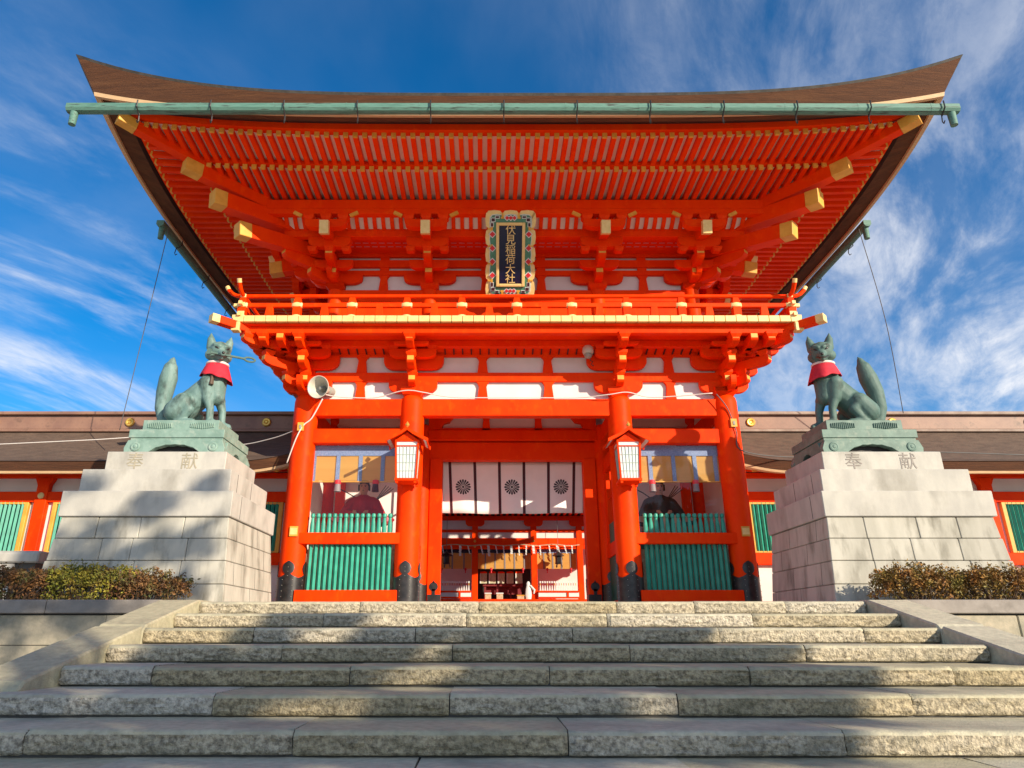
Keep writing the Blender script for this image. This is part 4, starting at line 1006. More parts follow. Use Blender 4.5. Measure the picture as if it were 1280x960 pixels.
# ------------------------------------------------------------------ crested curtain in the passage
t = thing('crested_curtain', (0, 3.05, 2.85), 'long white curtain with dark stripes and three black flower crests in the passage', 'curtain')
cw0, cw1 = -2.20, 2.16
def cur(x, v):    # v 0 top .. 1 bottom
    u = (x-cw0)/(cw1-cw0); c = u*2-1
    return (x*(1-.045*v), 3.08+.05*math.sin(u*20+1)*v+.03*math.sin(u*7)*v-.06*v, 4.42-1.58*v - .06*v*(1-c*c)*0 + .035*v*c*c)
mb = MB(); mb.grid(lambda u, v: cur(cw0+(cw1-cw0)*u, v), 80, 10); c = obj('curtain_cloth', mb, CLOTH, t, smooth=True); c.modifiers.new('s', 'SOLIDIFY').thickness = .006
def hangx(px_): return px_
for xb_ in (-1.88, -1.13, -.39, .35, 1.09, 1.86):
    mb = MB(); mb.grid(lambda u, v: (lambda p: (p[0], p[1]-.012, p[2]))(cur(xb_-.042+.084*u, v)), 2, 10); obj('dark_stripe', mb, MAROON, t, smooth=True)
for xc_ in (-1.50, -.02, 1.47):
    mb = MB(); zc0 = .50; rr = .235
    base = cur(xc_, zc0)
    for k in range(16):
        a = 2*math.pi*k/16; hw = math.pi/16*.72; pts = []
        for (r_, aw) in ((.05, .75), (rr*.85, 1.0)): pts.append((r_, a-hw*aw)); 
        poly = [(.05*math.cos(a-hw*.7), .05*math.sin(a-hw*.7)), (rr*.86*math.cos(a-hw), rr*.86*math.sin(a-hw)), (rr*.97*math.cos(a-hw*.6), rr*.97*math.sin(a-hw*.6)), (rr*math.cos(a), rr*math.sin(a)),
                (rr*.97*math.cos(a+hw*.6), rr*.97*math.sin(a+hw*.6)), (rr*.86*math.cos(a+hw), rr*.86*math.sin(a+hw)), (.05*math.cos(a+hw*.7), .05*math.sin(a+hw*.7))]
        vs = []
        for p_, q_ in poly:
            p3 = cur(xc_+p_, zc0-q_/1.58); vs.append((p3[0], p3[1]-.011, p3[2]))
        mb.add(vs, [tuple(range(7))])
    ring_ = [cur(xc_+.036*math.cos(i*math.pi/6), zc0-.036*math.sin(i*math.pi/6)/1.58) for i in range(12)]
    mb.add([(p[0], p[1]-.011, p[2]) for p in ring_], [tuple(range(12))])
    obj('flower_crest', mb, CRESTM, t)
mb = MB(); mb.tube([(cw0-.05, 3.08, 4.42), (cw1+.05, 3.08, 4.42)], .018, 8); obj('curtain_rod', mb, YEL, t)

# ------------------------------------------------------------------ inner hall seen through the gate
HY = 14.0
hall = thing('worship_hall', (0, HY+3, 0), 'open fronted red and white worship hall seen through the gate passage', 'hall')
def hp(name, x0, x1, y0, y1, z0, z1, m, bev=.01, par=None):
    mb = MB(); mb.box(x0, x1, y0, y1, z0, z1); return obj(name, mb, m, par or hall, bevel=bev)
hp('hall_floor', -7, 7, HY-.4, HY+7, 0, .92, RED)
hp('back_wall', -7, 7, HY+4, HY+4.1, 0, 5, WHITE)
hp('ceiling', -7, 7, HY+.1, HY+4.1, 4.3, 4.36, RED)
for x in (-6.2, -3.35, -1.30, 1.30, 3.32, 6.2): hp('post', x-.13, x+.13, HY-.12, HY+.14, 0, 4.3, RED)
for a, b in ((-6.2, -3.35), (-3.35, -1.3), (-1.3, 1.3), (1.3, 3.32), (3.32, 6.2)):
    hp('plaster_panel', a+.1, b-.1, HY, HY+.05, 3.25, 4.3, WHITE, 0)
    hp('rail', a+.1, b-.1, HY-.06, HY+.06, 3.78, 3.90, RED); hp('rail', a+.1, b-.1, HY-.10, HY+.1, 3.25, 3.52, RED); hp('lintel', a+.1, b-.1, HY-.08, HY+.1, 3.05, 3.248, RED)
    mb = MB(); mb.prism([((a+.0)+p, 4.3+q) for p, q in boat(.42, .26)], 'y', HY-.16, HY-.02); obj('bracket_arm', mb, RED, hall)
hp('eave_beam', -7.2, 7.2, HY-.18, HY-.0, 4.3, 4.48, RED)
rows_ = MB()
for i in range(56): x = -7+14*i/55; rows_.box(x-.05, x+.05, HY-1.4, HY-.1, 4.50, 4.60); rows_.box(x-.052, x+.052, HY-1.42, HY-1.39, 4.498, 4.602, 1)
obj('eave_rafters', rows_, [RED, CREAM], hall)
mb = MB(); mb.prism([(HY-1.6, 4.62), (HY-1.6, 4.80), (HY+2.8, 6.9), (HY+7.2, 4.8), (HY+7.2, 4.62)], 'x', -7.6, 7.6); obj('roof', mb, BARKTOP, hall)
for x in (-1.3, 1.3):
    for z in (3.38, 3.15):
        mb = MB(); mb.lathe([(.001, .02), (.04, .02), (.055, 0)], (x, HY-.13, z), n=12, axis='y'); obj('gilt_stud', mb, GOLD, hall)
# blinds of the hall
for (a, b, lb, ns) in ((-3.2, -1.45, 'left', 3), (-1.16, 1.16, 'centre', 5), (1.45, 3.18, 'right', 4)):
    t = thing('hall_blind', ((a+b)/2, HY+.3, 2.2), f'golden bamboo blind with thin grey bands in the {lb} bay of the hall', 'blind', 'bamboo blinds of the hall')
    mb = MB(); mb.box(a, b, HY+.18, HY+.20, 2.22, 2.95); obj('blind_panel', mb, BAMBOO, t)
    mb = MB(); mb.box(a, b, HY+.16, HY+.21, 2.90, 3.06); obj('top_band', mb, NAVY if lb != 'right' else BLUEC, t)
    mb = MB()
    for k in range(ns): x = a+(b-a)*(k+.75)/(ns+.4); mb.box(x-.03, x+.03, HY+.16, HY+.179, 2.21, 2.9)
    obj('grey_band', mb, TASG, t)
    for q in (.25, .85):
        x = a+(b-a)*q; m = MB(); m.lathe([(.02, 2.26), (.055, 2.22), (.05, 2.15), (.02, 2.13), (.03, 2.04), (.001, 2.04)], (x, HY+.1, 0), n=10); obj('tassel', m, TASR, t, smooth='auto')
# black hanging lanterns of the hall
for x, lb in ((-2.52, 'left'), (2.32, 'right')):
    t = thing('iron_lantern', (x, HY-.5, 2.3), f'black openwork metal lantern hanging before the {lb} bay of the hall', 'lantern', 'iron lanterns of the hall')
    m = MB(); m.lathe([(.13, 2.36), (.15, 2.40), (.13, 2.44), (.13, 2.68), (.15, 2.70)], (x, HY-.5, 0), n=6); obj('cage', m, BLACKM, t)
    m = MB(); m.lathe([(.27, 2.70), (.24, 2.74), (.10, 2.84), (.03, 2.90), (.03, 2.96), (.001, 2.97)], (x, HY-.5, 0), n=6); obj('cap', m, BLACKM, t)
    m = MB()
    for k in range(3): a = 2.1*k; m.tube([(x+.1*math.cos(a), HY-.5+.1*math.sin(a), 2.38), (x+.16*math.cos(a), HY-.5+.16*math.sin(a), 2.28), (x+.15*math.cos(a), HY-.5+.15*math.sin(a), 2.22)], .02, 6)
    obj('feet', m, BLACKM, t)
    m = MB(); m.tube([(x, HY-.5, 2.95), (x, HY-.5, 4.5)], .010, 5); obj('chain', m, WIRE, t)
# straw rope with paper streamers
pts = [(-3.3+6.6*i/22, HY-.22, 3.20-.03*math.sin(i*1.3)) for i in range(23)]
t = thing('sacred_rope', (0, HY-.22, 3.2), 'thin straw rope with white zigzag paper streamers strung across the hall front', 'rope')
m = MB(); m.tube(pts, .022, 6); obj('rope', m, TROU, t)
for i, x in enumerate((-3.05, -2.75, -2.35, -1.95, -1.62, -1.05, -.72, -.40, -.06, .28, .62, .95, 1.25, 1.55, 1.95, 2.3, 2.62, 2.95)):
    m = MB(); w_ = .05 if i % 3 else .10; dx_ = random.uniform(-.02, .10); L_ = random.uniform(.34, .46)
    zz_ = 3.18
    for k in range(4):
        m.add([(x-w_/2+dx_*k/4, HY-.25, zz_-L_*k/4), (x+w_/2+dx_*k/4, HY-.25, zz_-L_*k/4), (x+w_/2+dx_*(k+1)/4+.02, HY-.27+.04*(k % 2), zz_-L_*(k+1)/4), (x-w_/2+dx_*(k+1)/4+.02, HY-.27+.04*(k % 2), zz_-L_*(k+1)/4)], [(0, 1, 2, 3)])
    obj('paper_streamer', m, PAPER, t)
# counters with rows of paper charms
for (a, b, lb) in ((-3.2, -1.45, 'left'), (1.45, 3.18, 'right')):
    t = thing('charm_counter', ((a+b)/2, HY-.1, .92), f'low orange and white counter across the {lb} bay of the hall', 'counter', 'hall counters')
    m = MB(); m.box(a, b, HY-.28, HY-.22, 1.02, 1.20); obj('front_panel', m, PAPER, t)
    m = MB(); m.box(a, b, HY-.32, HY+.5, 1.20, 1.27); m.box(a, b, HY-.32, HY-.2, .95, 1.02); m.box((a+b)/2+.35, (a+b)/2+.43, HY-.32, HY-.2, 1.02, 1.2); obj('frame', m, RED, t)
    n = 16
    for k in range(n):
        x = a+.1+(b-a-.2)*k/(n-1); m = MB(); m.box(x-.012, x+.012, HY-.05, HY-.03, 1.27, 1.66, 1); m.frustum((x, HY-.06, 1.28), .075, .03, .03, .03, .22); m.box(x-.03, x+.03, HY-.06, HY-.04, 1.60, 1.68)
        tag(obj('paper_wand', m, [PAPER, ROBER if k % 3 else YEL], None), f'thin white paper wand standing in the row on the {lb} hall counter', 'paper wand', f'paper wands on the {lb} hall counter')
# dark altar, glazed panels, boxes
t = thing('offering_table', (0, HY+1.6, .92), 'dark red draped offering table in the middle bay of the hall', 'table')
m = MB(); m.box(-.95, .85, HY+1.2, HY+2.0, 1.55, 1.66); obj('table_top', m, VELV, t)
for x in (-.85, -.3, .3, .75): m = MB(); m.box(x-.04, x+.04, HY+1.25, HY+1.33, .92, 1.55); obj('leg', m, VELV, t)
m = MB(); m.box(-.9, .8, HY+1.5, HY+1.52, 1.2, 1.5); obj('drape', m, VELV, t)
for k in range(5):
    x = -.92+.40*k; t = thing('reflecting_glass_panel', (x, HY+1.3, 1.7), 'olive glass panel with painted reflection and orange top in the middle hall bay', 'panel', 'glass panels of the hall')
    m = MB(); m.box(x-.15, x+.15, HY+1.1, HY+1.16, 1.66, 2.10); obj('glazed_sheet', m, GLAZE, t)
    m = MB(); m.prism([(x-.15, 2.10), (x+.15, 2.10), (x+.15, 2.15), (x+.05, 2.19), (x-.15, 2.17)], 'y', HY+1.08, HY+1.17); obj('orange_top', m, RED, t)
    m = MB(); m.box(x-.155-.01, x-.12, HY+1.075, HY+1.1, 1.66, 2.10); obj('white_edge', m, PAPER, t)
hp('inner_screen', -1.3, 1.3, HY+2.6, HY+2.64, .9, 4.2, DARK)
for x, s_, lb in ((-.72, .26, 'pale wooden box left of centre on the hall floor'), (-.22, .28, 'white topped box at the centre of the hall floor'), (.68, .30, 'flat yellow box right of centre on the hall floor')):
    m = MB(); m.box(x-s_/2, x+s_/2, HY-.2, HY+.1, .92, 1.06 if s_ > .29 else 1.14); m.box(x-s_/2-.02, x+s_/2+.02, HY-.22, HY+.12, 1.06 if s_ > .29 else 1.14, 1.10 if s_ > .29 else 1.19, 1)
    tag(obj('offering_box', m, [TROU, YEL if s_ > .29 else PAPER], None, bevel=.01), lb, 'box')
m = MB(); m.lathe([(.10, .92), (.12, 1.1), (.10, 1.35), (.06, 1.5), (.07, 1.58), (.03, 1.66), (.001, 1.67)], (1.02, HY-.1, 0), n=10, sx=1.2, sy=.8); m.tube([(1.1, HY-.15, 1.5), (1.28, HY-.15, 1.3), (1.25, HY-.15, 1.15)], [.04, .05, .03], 8)
tag(obj('white_bundle', m, PAPER, None, smooth='auto'), 'upright white paper bundle leaning by the right middle post of the hall', 'bundle')

# ------------------------------------------------------------------ corridors left and right of the gate
def corridor(sg):
    side = 'left' if sg < 0 else 'right'
    t = thing('corridor_building', (sg*12, 3, 0), f'low {side} corridor building with bark roof, red frame and green lattice windows', 'building')
    X0, X1 = 5.85, 22.0
    def bx(name, a, b, y0, y1, z0, z1, m, bev=.0, par=None):
        mb = MB(); lo, hi = sorted((sg*a, sg*b)); mb.box(lo, hi, y0, y1, z0, z1); return obj(name, mb, m, par or t, bevel=bev)
    WY = 1.5
    bx('wall', X0, X1, WY+.02, WY+.12, 0, 4.0, WHITE)
    bx('wall', X0, X1, 4.6, 4.7, 0, 4.0, WHITE)
    bx('lintel_beam', X0, X1, WY-.12, WY+.02, 2.90, 3.18, RED, .012)
    bx('sill_beam', X0, X1, WY-.12, WY+.02, 1.24, 1.55, RED, .012)
    bx('wall_plate', X0, X1, WY-.14, WY+.02, 3.56, 3.70, RED, .012)
    bx('ground_sill', X0, X1, WY-.1, WY+.02, 0.0, .3, RED, .012)
    xs = [5.95, 9.40, 12.85, 16.3, 19.75]
    for x in xs:
        bx('post', x-.16, x+.16, WY-.16, WY+.02, 0, 3.56, RED, .012)
        mb = MB(); mb.lathe([(.001, .03), (.05, .03), (.085, .012), (.09, 0)], (sg*x, WY-.165, 3.06), n=14, axis='y'); obj('gilt_stud', mb, CREAM, t, smooth='auto')
        mb = MB(); pl = [(x-.16-.10, 3.56), (x+.26, 3.56), (x+.16, 3.36), (x-.16, 3.36)]; mb.prism([(sg*p_, q_) for p_, q_ in pl], 'y', WY-.15, WY+.01); obj('bracket_arm', mb, RED, t)
    for a, b in zip(xs, xs[1:]):
        wa, wb = a+.44, b-.44
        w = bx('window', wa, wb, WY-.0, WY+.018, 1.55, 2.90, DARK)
        mb = MB(); n = int((wb-wa)/.115)
        for i in range(n):
            x = sg*(wa+(wb-wa)*(i+.5)/n); mb.M = Matrix.Translation((x, WY-.06, 0)) @ Matrix.Rotation(R(45), 4, 'Z'); mb.box(-.034, .034, -.034, .034, 1.55, 2.90)
        mb.M = Matrix.Identity(4); obj('lattice_bars', mb, GREEN, w)
        mb = MB(); lo, hi = sorted((sg*wa, sg*wb))
        mb.box(lo-.11, lo, WY-.10, WY+.01, 1.552, 2.898); mb.box(hi, hi+.11, WY-.10, WY+.01, 1.552, 2.898); mb.box(lo, hi, WY-.10, WY+.01, 2.84, 2.898); mb.box(lo, hi, WY-.10, WY+.01, 1.552, 1.60)
        obj('frame', mb, YEL, w, bevel=.008)
    # rafters with painted ends
    mb = MB(); n = int((X1-X0)/.345)
    for i in range(n):
        x = sg*(X0+.1+.345*i); mb.beam((x, WY, 3.82), (x, .62, 3.62), .10, .12, 0); mb.beam((x, .62, 3.62), (x, .56, 3.607), .104, .124, 1, endmi=1)
    obj('eave_rafters', mb, [RED, YEL], t)
    bx('eave_board', X0, X1, .5, WY, 3.76, 3.79, RED)
    # roof with a thick bark edge; the end near the gate sweeps up
    K = 44
    def prof(x):
        e = max(0, 1-(x-5.75)/1.6); up = .26*e*e
        return up
    rf = MB(); ed = MB(); li = MB()
    def rows3(m, A, B, mi=None):
        vs = []
        for i in range(K+1):
            q = (i/K)**1.8; x = 5.75+(X1-5.75)*q
            for (y, z, l) in (A, B): vs.append((sg*x, y, z+l*prof(x)))
        m.add(vs, [(2*i, 2*i+1, 2*i+3, 2*i+2) for i in range(K)], mi)
    rows3(ed, (.22, 3.74, 1), (.34, 3.52, 1)); rows3(li, (.34, 3.52, 1), (.36, 3.46, 1)); rows3(li, (.36, 3.46, 1), (.62, 3.50, .8)); rows3(ed, (.62, 3.5, .8), (1.4, 3.8, .2))
    pr = [(.22, 3.76), (.8, 4.0), (1.5, 4.36), (2.2, 4.78), (2.75, 5.16), (3.05, 5.40)]
    for p_, q_ in zip(pr, pr[1:]): rows3(rf, (p_[0], p_[1], 1-p_[0]/3.2), (q_[0], q_[1], 1-q_[0]/3.2))
    prb = [(6.2-p_[0], p_[1]) for p_ in pr]
    for p_, q_ in zip(prb, prb[1:]): rows3(rf, (p_[0], p_[1], 0), (q_[0], q_[1], 0))
    obj('bark_roof', rf, BARKTOP, t, smooth='auto'); obj('roof_edge', ed, BARK, t); obj('edge_board', li, WOODL, t)
    mb = MB(); mb.prism([(.9, 3.9), (5.3, 3.9), (3.1, 5.2)], 'x', min(sg*5.9, sg*5.96), max(sg*5.9, sg*5.96)); obj('gable', mb, WHITE, t)
    lo, hi = sorted((sg*5.70, sg*X1))
    ri = MB(); ri.box(lo, hi, 2.86, 3.34, 5.36, 5.80); rdg = obj('ridge', ri, RIDGE, t, bevel=.02)
    ri = MB(); ri.box(lo-.03, hi, 2.74, 3.46, 5.802, 5.90); ri.box(lo-.02, hi, 2.80, 3.40, 5.28, 5.357); obj('ridge_cap', ri, RIDGECAP if sg > 0 else RIDGE, rdg, bevel=.015)
    for x in ((7.45, 11.6, 15.7) if sg < 0 else (7.25, 11.55, 15.7)):
        mb = MB(); mb.lathe([(.001, .05), (.035, .055), (.05, .03), (.07, .05), (.11, .055), (.135, .03), (.14, 0)], (sg*x, 2.855, 5.58), n=24, axis='y')
        obj('gilt_crest', mb, GOLD, rdg, smooth='auto')
    return t
corridor(-1); corridor(1)
# low stone walls glimpsed between pedestals and corridors
for sg, xe, y_, z1, lb in ((-1, 10.35, -2.2, 1.22, 'low grey stone wall with thick coping left of the left pedestal'), (1, 11.05, -2.2, 1.12, 'low grey stone wall with dark coping right of the right pedestal')):
    t = thing('stone_wall', (sg*14, y_+.25, 0), lb, 'wall')
    lo, hi = sorted((sg*xe, sg*20)); m = MB(); m.prism([(y_, z1-.25), (y_+.5, z1-.25), (y_+.5, z1-.03), (y_+.42, z1), (y_+.08, z1), (y_, z1-.05)], 'x', lo, hi); obj('coping', m, STONE if sg < 0 else CAPST, t, bevel=.03)
    m = MB(); x = lo+.1
    while x < hi-.5: m.box(x, x+.62, y_+.07, y_+.43, 0, z1-.253); x += .70
    obj('wall_stone', m, STONE, t, bevel=.02)
    m = MB(); m.box(lo+.15, hi-.1, y_+.12, y_+.38, 0, z1-.255); obj('core', m, JOINT, t)

# ------------------------------------------------------------------ pedestals and fox statues
def pedestal(sg):
    side = 'left' if sg < 0 else 'right'
    t = thing('stone_pedestal', (sg*7.1, -3.2, 0), ('stepped granite pedestal left of the stairs, dappled with shade' if sg < 0 else 'stepped granite pedestal right of the stairs, lit on its front'), 'pedestal', 'stone pedestals of the foxes')
    def slab(name, a, b, y0, y1, z0, z1, m, nblk, bat=0.0, par=None, seed=0):
        rnd = random.Random(seed); xs = [a]
        for i in range(1, nblk): xs.append(a+(b-a)*(i+rnd.uniform(-.18, .18))/nblk)
        xs.append(b); mb = MB(); g_ = .004 if nblk > 1 else 0
        for i in range(nblk):
            l, r_ = xs[i]+(g_ if i else 0), xs[i+1]-(g_ if i < nblk-1 else 0)
            lb_ = bat if i == 0 else 0; rb_ = bat if i == nblk-1 else 0; jit = rnd.uniform(-.004, .004) if nblk > 1 else 0
            pts = [(l-lb_, y0-bat+jit, z0), (r_+rb_, y0-bat+jit, z0), (r_+rb_, y1+bat, z0), (l-lb_, y1+bat, z0), (l, y0+jit, z1), (r_, y0+jit, z1), (r_, y1, z1), (l, y1, z1)]
            mb.add([(sg*p[0], p[1], p[2]) for p in pts], [(0, 3, 2, 1), (4, 5, 6, 7), (0, 1, 5, 4), (1, 2, 6, 5), (2, 3, 7, 6), (3, 0, 4, 7)])
        return obj(name, mb, m, par or t, bevel=.012)
    slab('inscribed_block', 6.03, 8.45, -3.70, -1.85, 2.56, 3.02, STONE, 1)
    slab('tier', 5.72, 8.62, -4.15, -1.82, 2.06, 2.555, STONE, 1 if sg < 0 else 1)
    slab('tier', 5.49, 8.68, -4.55, -1.80, 1.58, 2.055, STONE, 1)
    zs = [1.575, 1.18, .78, .37, -.05]; bt = 0
    for i in range(4):
        b_ = .035*i; slab('course', 5.53-b_, 8.62+b_*1.6, -4.51-b_, -1.85+b_, zs[i+1]+.004, zs[i]-.004, STONEW, (4, 4, 4, 3)[i], .034, seed=i*3+(1 if sg > 0 else 5))
    m = MB(); m.box(min(sg*5.58, sg*8.55), max(sg*5.58, sg*8.55), -4.46, -1.9, 0, 1.58); obj('core', m, JOINT, t)
    for i in range(4):
        yj = (-4.05, -3.6, -4.15, -3.2)[i]; b_ = .035*i
        for yy in (yj, yj+1.25): a_, c_ = sorted((sg*(5.53-b_-.036), sg*(5.55-b_))); jm = MB(); xa_ = 5.53-b_-.0025; xl_ = xa_-.034; jm.add([(sg*q_, r_, z_) for z_, x_ in ((zs[i+1]+.01, xl_), (zs[i]-.01, xa_)) for q_, r_ in ((x_, yy-.005), (x_+.03, yy-.005), (x_+.03, yy+.005), (x_, yy+.005))], [(0, 3, 2, 1), (4, 5, 6, 7), (0, 1, 5, 4), (1, 2, 6, 5), (2, 3, 7, 6), (3, 0, 4, 7)]); obj('side_joint', jm, JOINT, t)
    for (xx, yy, z0, z1) in ((5.488, -4.05, 1.6, 2.03), (5.718, -3.75, 2.08, 2.53), (5.718, -2.9, 2.08, 2.53)): a_, c_ = sorted((sg*(xx-.002), sg*(xx+.02))); jm = MB(); jm.box(a_, c_, yy-.006, yy+.006, z0, z1); obj('side_joint', jm, JOINT, t)
    # engraved characters
    for ch, px_ in (('奉', 6.03+.62 if sg > 0 else 6.03+1.72), ('献', 6.03+1.72 if sg > 0 else 6.03+.62)):
        if sg < 0: px_ = {'奉': 7.86, '献': 6.76}[ch]
        me = text_mesh(ch, .36, .004); me.transform(Matrix.Translation((sg*px_, -3.703, 2.80)) @ Matrix.Rotation(R(90), 4, 'X')); me.materials.clear(); me.materials.append(WALLST if sg < 0 else CAPST)
        obj('engraved_character', me, None, t)
    return t
pedestal(-1); pedestal(1)

def fox(sg):
    """sitting bronze fox on its plinth; u = forward (towards the gate axis), w = towards the viewer"""
    side = 'left' if sg < 0 else 'right'
    bx, by = sg*7.25, -2.72; zf = 3.80
    t = thing('fox_statue', (sg*7.2, -2.7, 3.02), ('green bronze fox in a sunlit tone with a key in its mouth and a red bib' if sg < 0 else 'green bronze fox in a shaded tone without a key, red bib, on the right pedestal'), 'fox statue', 'fox statues guarding the stairs')
    V = lambda u, w, z: Vector((bx-sg*u, by-w, zf+z))
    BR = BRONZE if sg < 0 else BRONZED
    # plinth
    p = MB()
    def sl(x0, x1, y0, y1, z0, z1, fl=0):
        a, b = sorted((sg*x0, sg*x1)); p.add([(a-fl, y0-fl, z0), (b+fl, y0-fl, z0), (b+fl, y1+fl, z0), (a-fl, y1+fl, z0), (a, y0, z1), (b, y0, z1), (b, y1, z1), (a, y1, z1)], [(0, 3, 2, 1), (4, 5, 6, 7), (0, 1, 5, 4), (1, 2, 6, 5), (2, 3, 7, 6), (3, 0, 4, 7)])
    # lower stage with an arched opening front and side
    def arch(l, r_, z0, z1, c, hw, h):
        pts = [(l, z0), (c-hw, z0)]
        for i in range(13):
            q = -1+2*i/12; zz_ = z0+h*(1-abs(q)**2.6) - .012*(i % 2); pts.append((c+hw*q, zz_))
        pts += [(c+hw, z0), (r_, z0), (r_+.02, z0+.12), (r_-.05, z1), (l+.05, z1), (l-.02, z0+.12)]; return pts
    a, b = sorted((sg*6.18, sg*8.22))
    p.prism(arch(a, b, 3.022, 3.31, (a+b)/2, .58, .20), 'y', -3.52, -3.36); p.prism(arch(a, b, 3.022, 3.31, (a+b)/2, .58, .20), 'y', -2.06, -1.90)
    for xx in ((a, a+.16), (b-.16, b)): p.prism([(q, z) for q, z in arch(-3.35, -2.07, 3.022, 3.31, -2.71, .26, .17)], 'x', *xx)
    sl(6.24, 8.16, -3.46, -1.96, 3.31, 3.37); sl(6.22, 8.20, -3.48, -1.94, 3.375, 3.55); sl(6.42, 8.02, -3.32, -2.10, 3.555, 3.80)
    for c in (6.72, 7.62):     # fluted panels
        for i in range(13): q = -.24+.48*i/12; x = sg*(c+.04+q); hh = .075*(1-abs(i-6)/6*.35); p.box(x-.010, x+.010, -3.345, -3.31, 3.68-hh, 3.68+hh)
    for c in (6.4, 8.0): p.lathe([(.10, 0), (.10, .012), (.07, .02), (.05, .012), (.02, .025), (.001, .025)], (sg*c, -3.525, 3.17), n=16, axis='y')
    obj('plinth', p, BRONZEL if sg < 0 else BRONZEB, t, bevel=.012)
    m = MB(); m.box(a+.17, b-.17, -3.35, -2.07, 3.021, 3.3); obj('plinth_shade_block', m, DARK, t)  # black block inside the plinth, standing in for shade behind the arches
    # body
    b_ = MB(); C = lambda p0, p1, r0, r1, n=16: capsule(b_, V(*p0), V(*p1), r0, r1, n)
    C((.34, 0, 1.00), (.08, 0, .74), .28, .29); C((.08, 0, .74), (-.26, 0, .42), .28, .31); C((.36, 0, 1.02), (.44, 0, .72), .28, .20)
    C((.36, 0, 1.15), (.40, .02, 1.52), .27, .20)
    hd = V(.40, .06, 1.74)
    f = (Vector((-sg*.42, -.90, -.10)) if sg > 0 else Vector((-sg*.55, -.83, -.02))).normalized(); sdv = Vector((0, 0, 1)).cross(f).normalized(); upv = f.cross(sdv)
    H = lambda a_, s_, u_: hd+f*a_+sdv*s_+upv*u_
    def CH(p0, p1, r0, r1): capsule(b_, H(*p0), H(*p1), r0, r1, 14)
    CH((-.06, 0, .03), (.08, 0, .02), .255, .235); CH((.12, 0, -.05), (.40, 0, -.135), .15, .066); CH((.12, 0, -.15), (.33, 0, -.205), .09, .045)
    for s_ in (-1, 1):
        CH((.0, s_*.17, -.07), (.10, s_*.15, -.09), .13, .10); CH((.22, s_*.15, .115), (.30, s_*.055, .075), .045, .04)
        CH((-.06, s_*.16, .14), (-.03, s_*.205, .30), .125, .085); CH((-.03, s_*.205, .30), (-.01, s_*.225, .45), .085, .015)
    for s_ in (-1, 1):
        uo = .06 if s_ > 0 else -.10                       # the leg nearer the viewer stands further back
        C((.28, s_*.19, .98), (.38-uo, s_*.16, .66), .18, .125); C((.38-uo, s_*.16, .66), (.47-uo, s_*.15, .40), .115, .085); C((.47-uo, s_*.15, .40), (.49-uo, s_*.15, .12), .080, .075); C((.49-uo, s_*.15, .10), (.64-uo, s_*.15, .06), .085, .07)
        for k in (-1, 0, 1): C((.60-uo, s_*.15+k*.045, .05), (.68-uo, s_*.15+k*.05, .04), .040, .033, 8)
        C((-.16, s_*.22, .52), (-.32, s_*.20, .32), .22, .25); C((-.08, s_*.26, .44), (.0, s_*.27, .34), .14, .115); C((.0, s_*.27, .34), (-.18, s_*.27, .10), .115, .085); C((-.22, s_*.27, .075), (.12, s_*.28, .06), .080, .07)
        for k in (-1, 0, 1): C((.09, s_*.28+k*.045, .045), (.17, s_*.28+k*.05, .04), .04, .034, 8)
    lean = 0.0 if sg < 0 else .09
    tl = [(-.50, .12, .11), (-.68, .20, .135), (-.75, .48, .165), (-.74+lean*.3, .85, .20), (-.71+lean, 1.18, .215), (-.70+lean*1.5, 1.42, .17), (-.68+lean*1.8, 1.60, .08), (-.66+lean*2, 1.69, .02)]
    for (u0, z0, r0), (u1, z1, r1) in zip(tl, tl[1:]): C((u0, -.05, z0), (u1, -.05, z1), r0*.92, r1*.92)
    me = baked(b_, .020, 3); me.materials.append(BR); bo = obj('body', me, None, t)
    e = MB()
    for s_ in (-1, 1):
        e.M = Matrix.Translation(H(.282, s_*.115, .035)) @ Matrix.Rotation(math.atan2(f.y, f.x)+s_*.45, 4, 'Z') @ Matrix.Rotation(s_*.5, 4, 'X'); e.ball((0, 0, 0), .040, 8, sc=(.45, 1.35, .5))
        e.M = Matrix.Identity(4)
    e.ball(H(.455, 0, -.125), .034, 8); obj('facial_features', e, BLACKM, bo, smooth=True)
    ie = MB()
    for s_ in (-1, 1):
        q = [H(.015, s_*.115, .18), H(.015, s_*.22, .19), H(.012, s_*.20, .39)]; ie.add([q[0], q[1], q[2]], [(0, 1, 2)])
    mth = MB(); mth.tube([H(.25, .125, -.13), H(.37, .062, -.175), H(.425, 0, -.185), H(.37, -.062, -.175), H(.25, -.125, -.13)], .013, 6); obj('mouth_line', mth, BLACKM, bo)
    # bib: collar band + flared cloth
    def bib(u, v):
        a_ = 2*math.pi*u; c = V(.385, .015, 1.47).lerp(V(.41, .03, 1.12), v); fr_ = max(0, math.cos(a_ - 0.0)); 
        rr = .225+.13*v**.8+.018*math.sin(a_*7)*v; drop = 0
        o = Vector((-sg*math.cos(a_), -math.sin(a_), 0)); pnt = c+o*rr*1.0; pnt.z += -.02*v*math.sin(a_*7)-.07*v*math.cos(a_)
        return pnt
    m = MB(); m.grid(bib, 64, 8); o_ = obj('bib', m, BIB, t, smooth=True); o_.modifiers.new('s', 'SOLIDIFY').thickness = .012
    m = MB(); rg = []
    for i in range(33):
        a_ = 2*math.pi*i/32; c = V(.385, .015, 1.475); rg.append(c+Vector((-sg*math.cos(a_), -math.sin(a_), 0))*.225)
    m.tube(rg, .030, 8, caps=False); obj('collar_band', m, BIBW, o_, smooth=True)
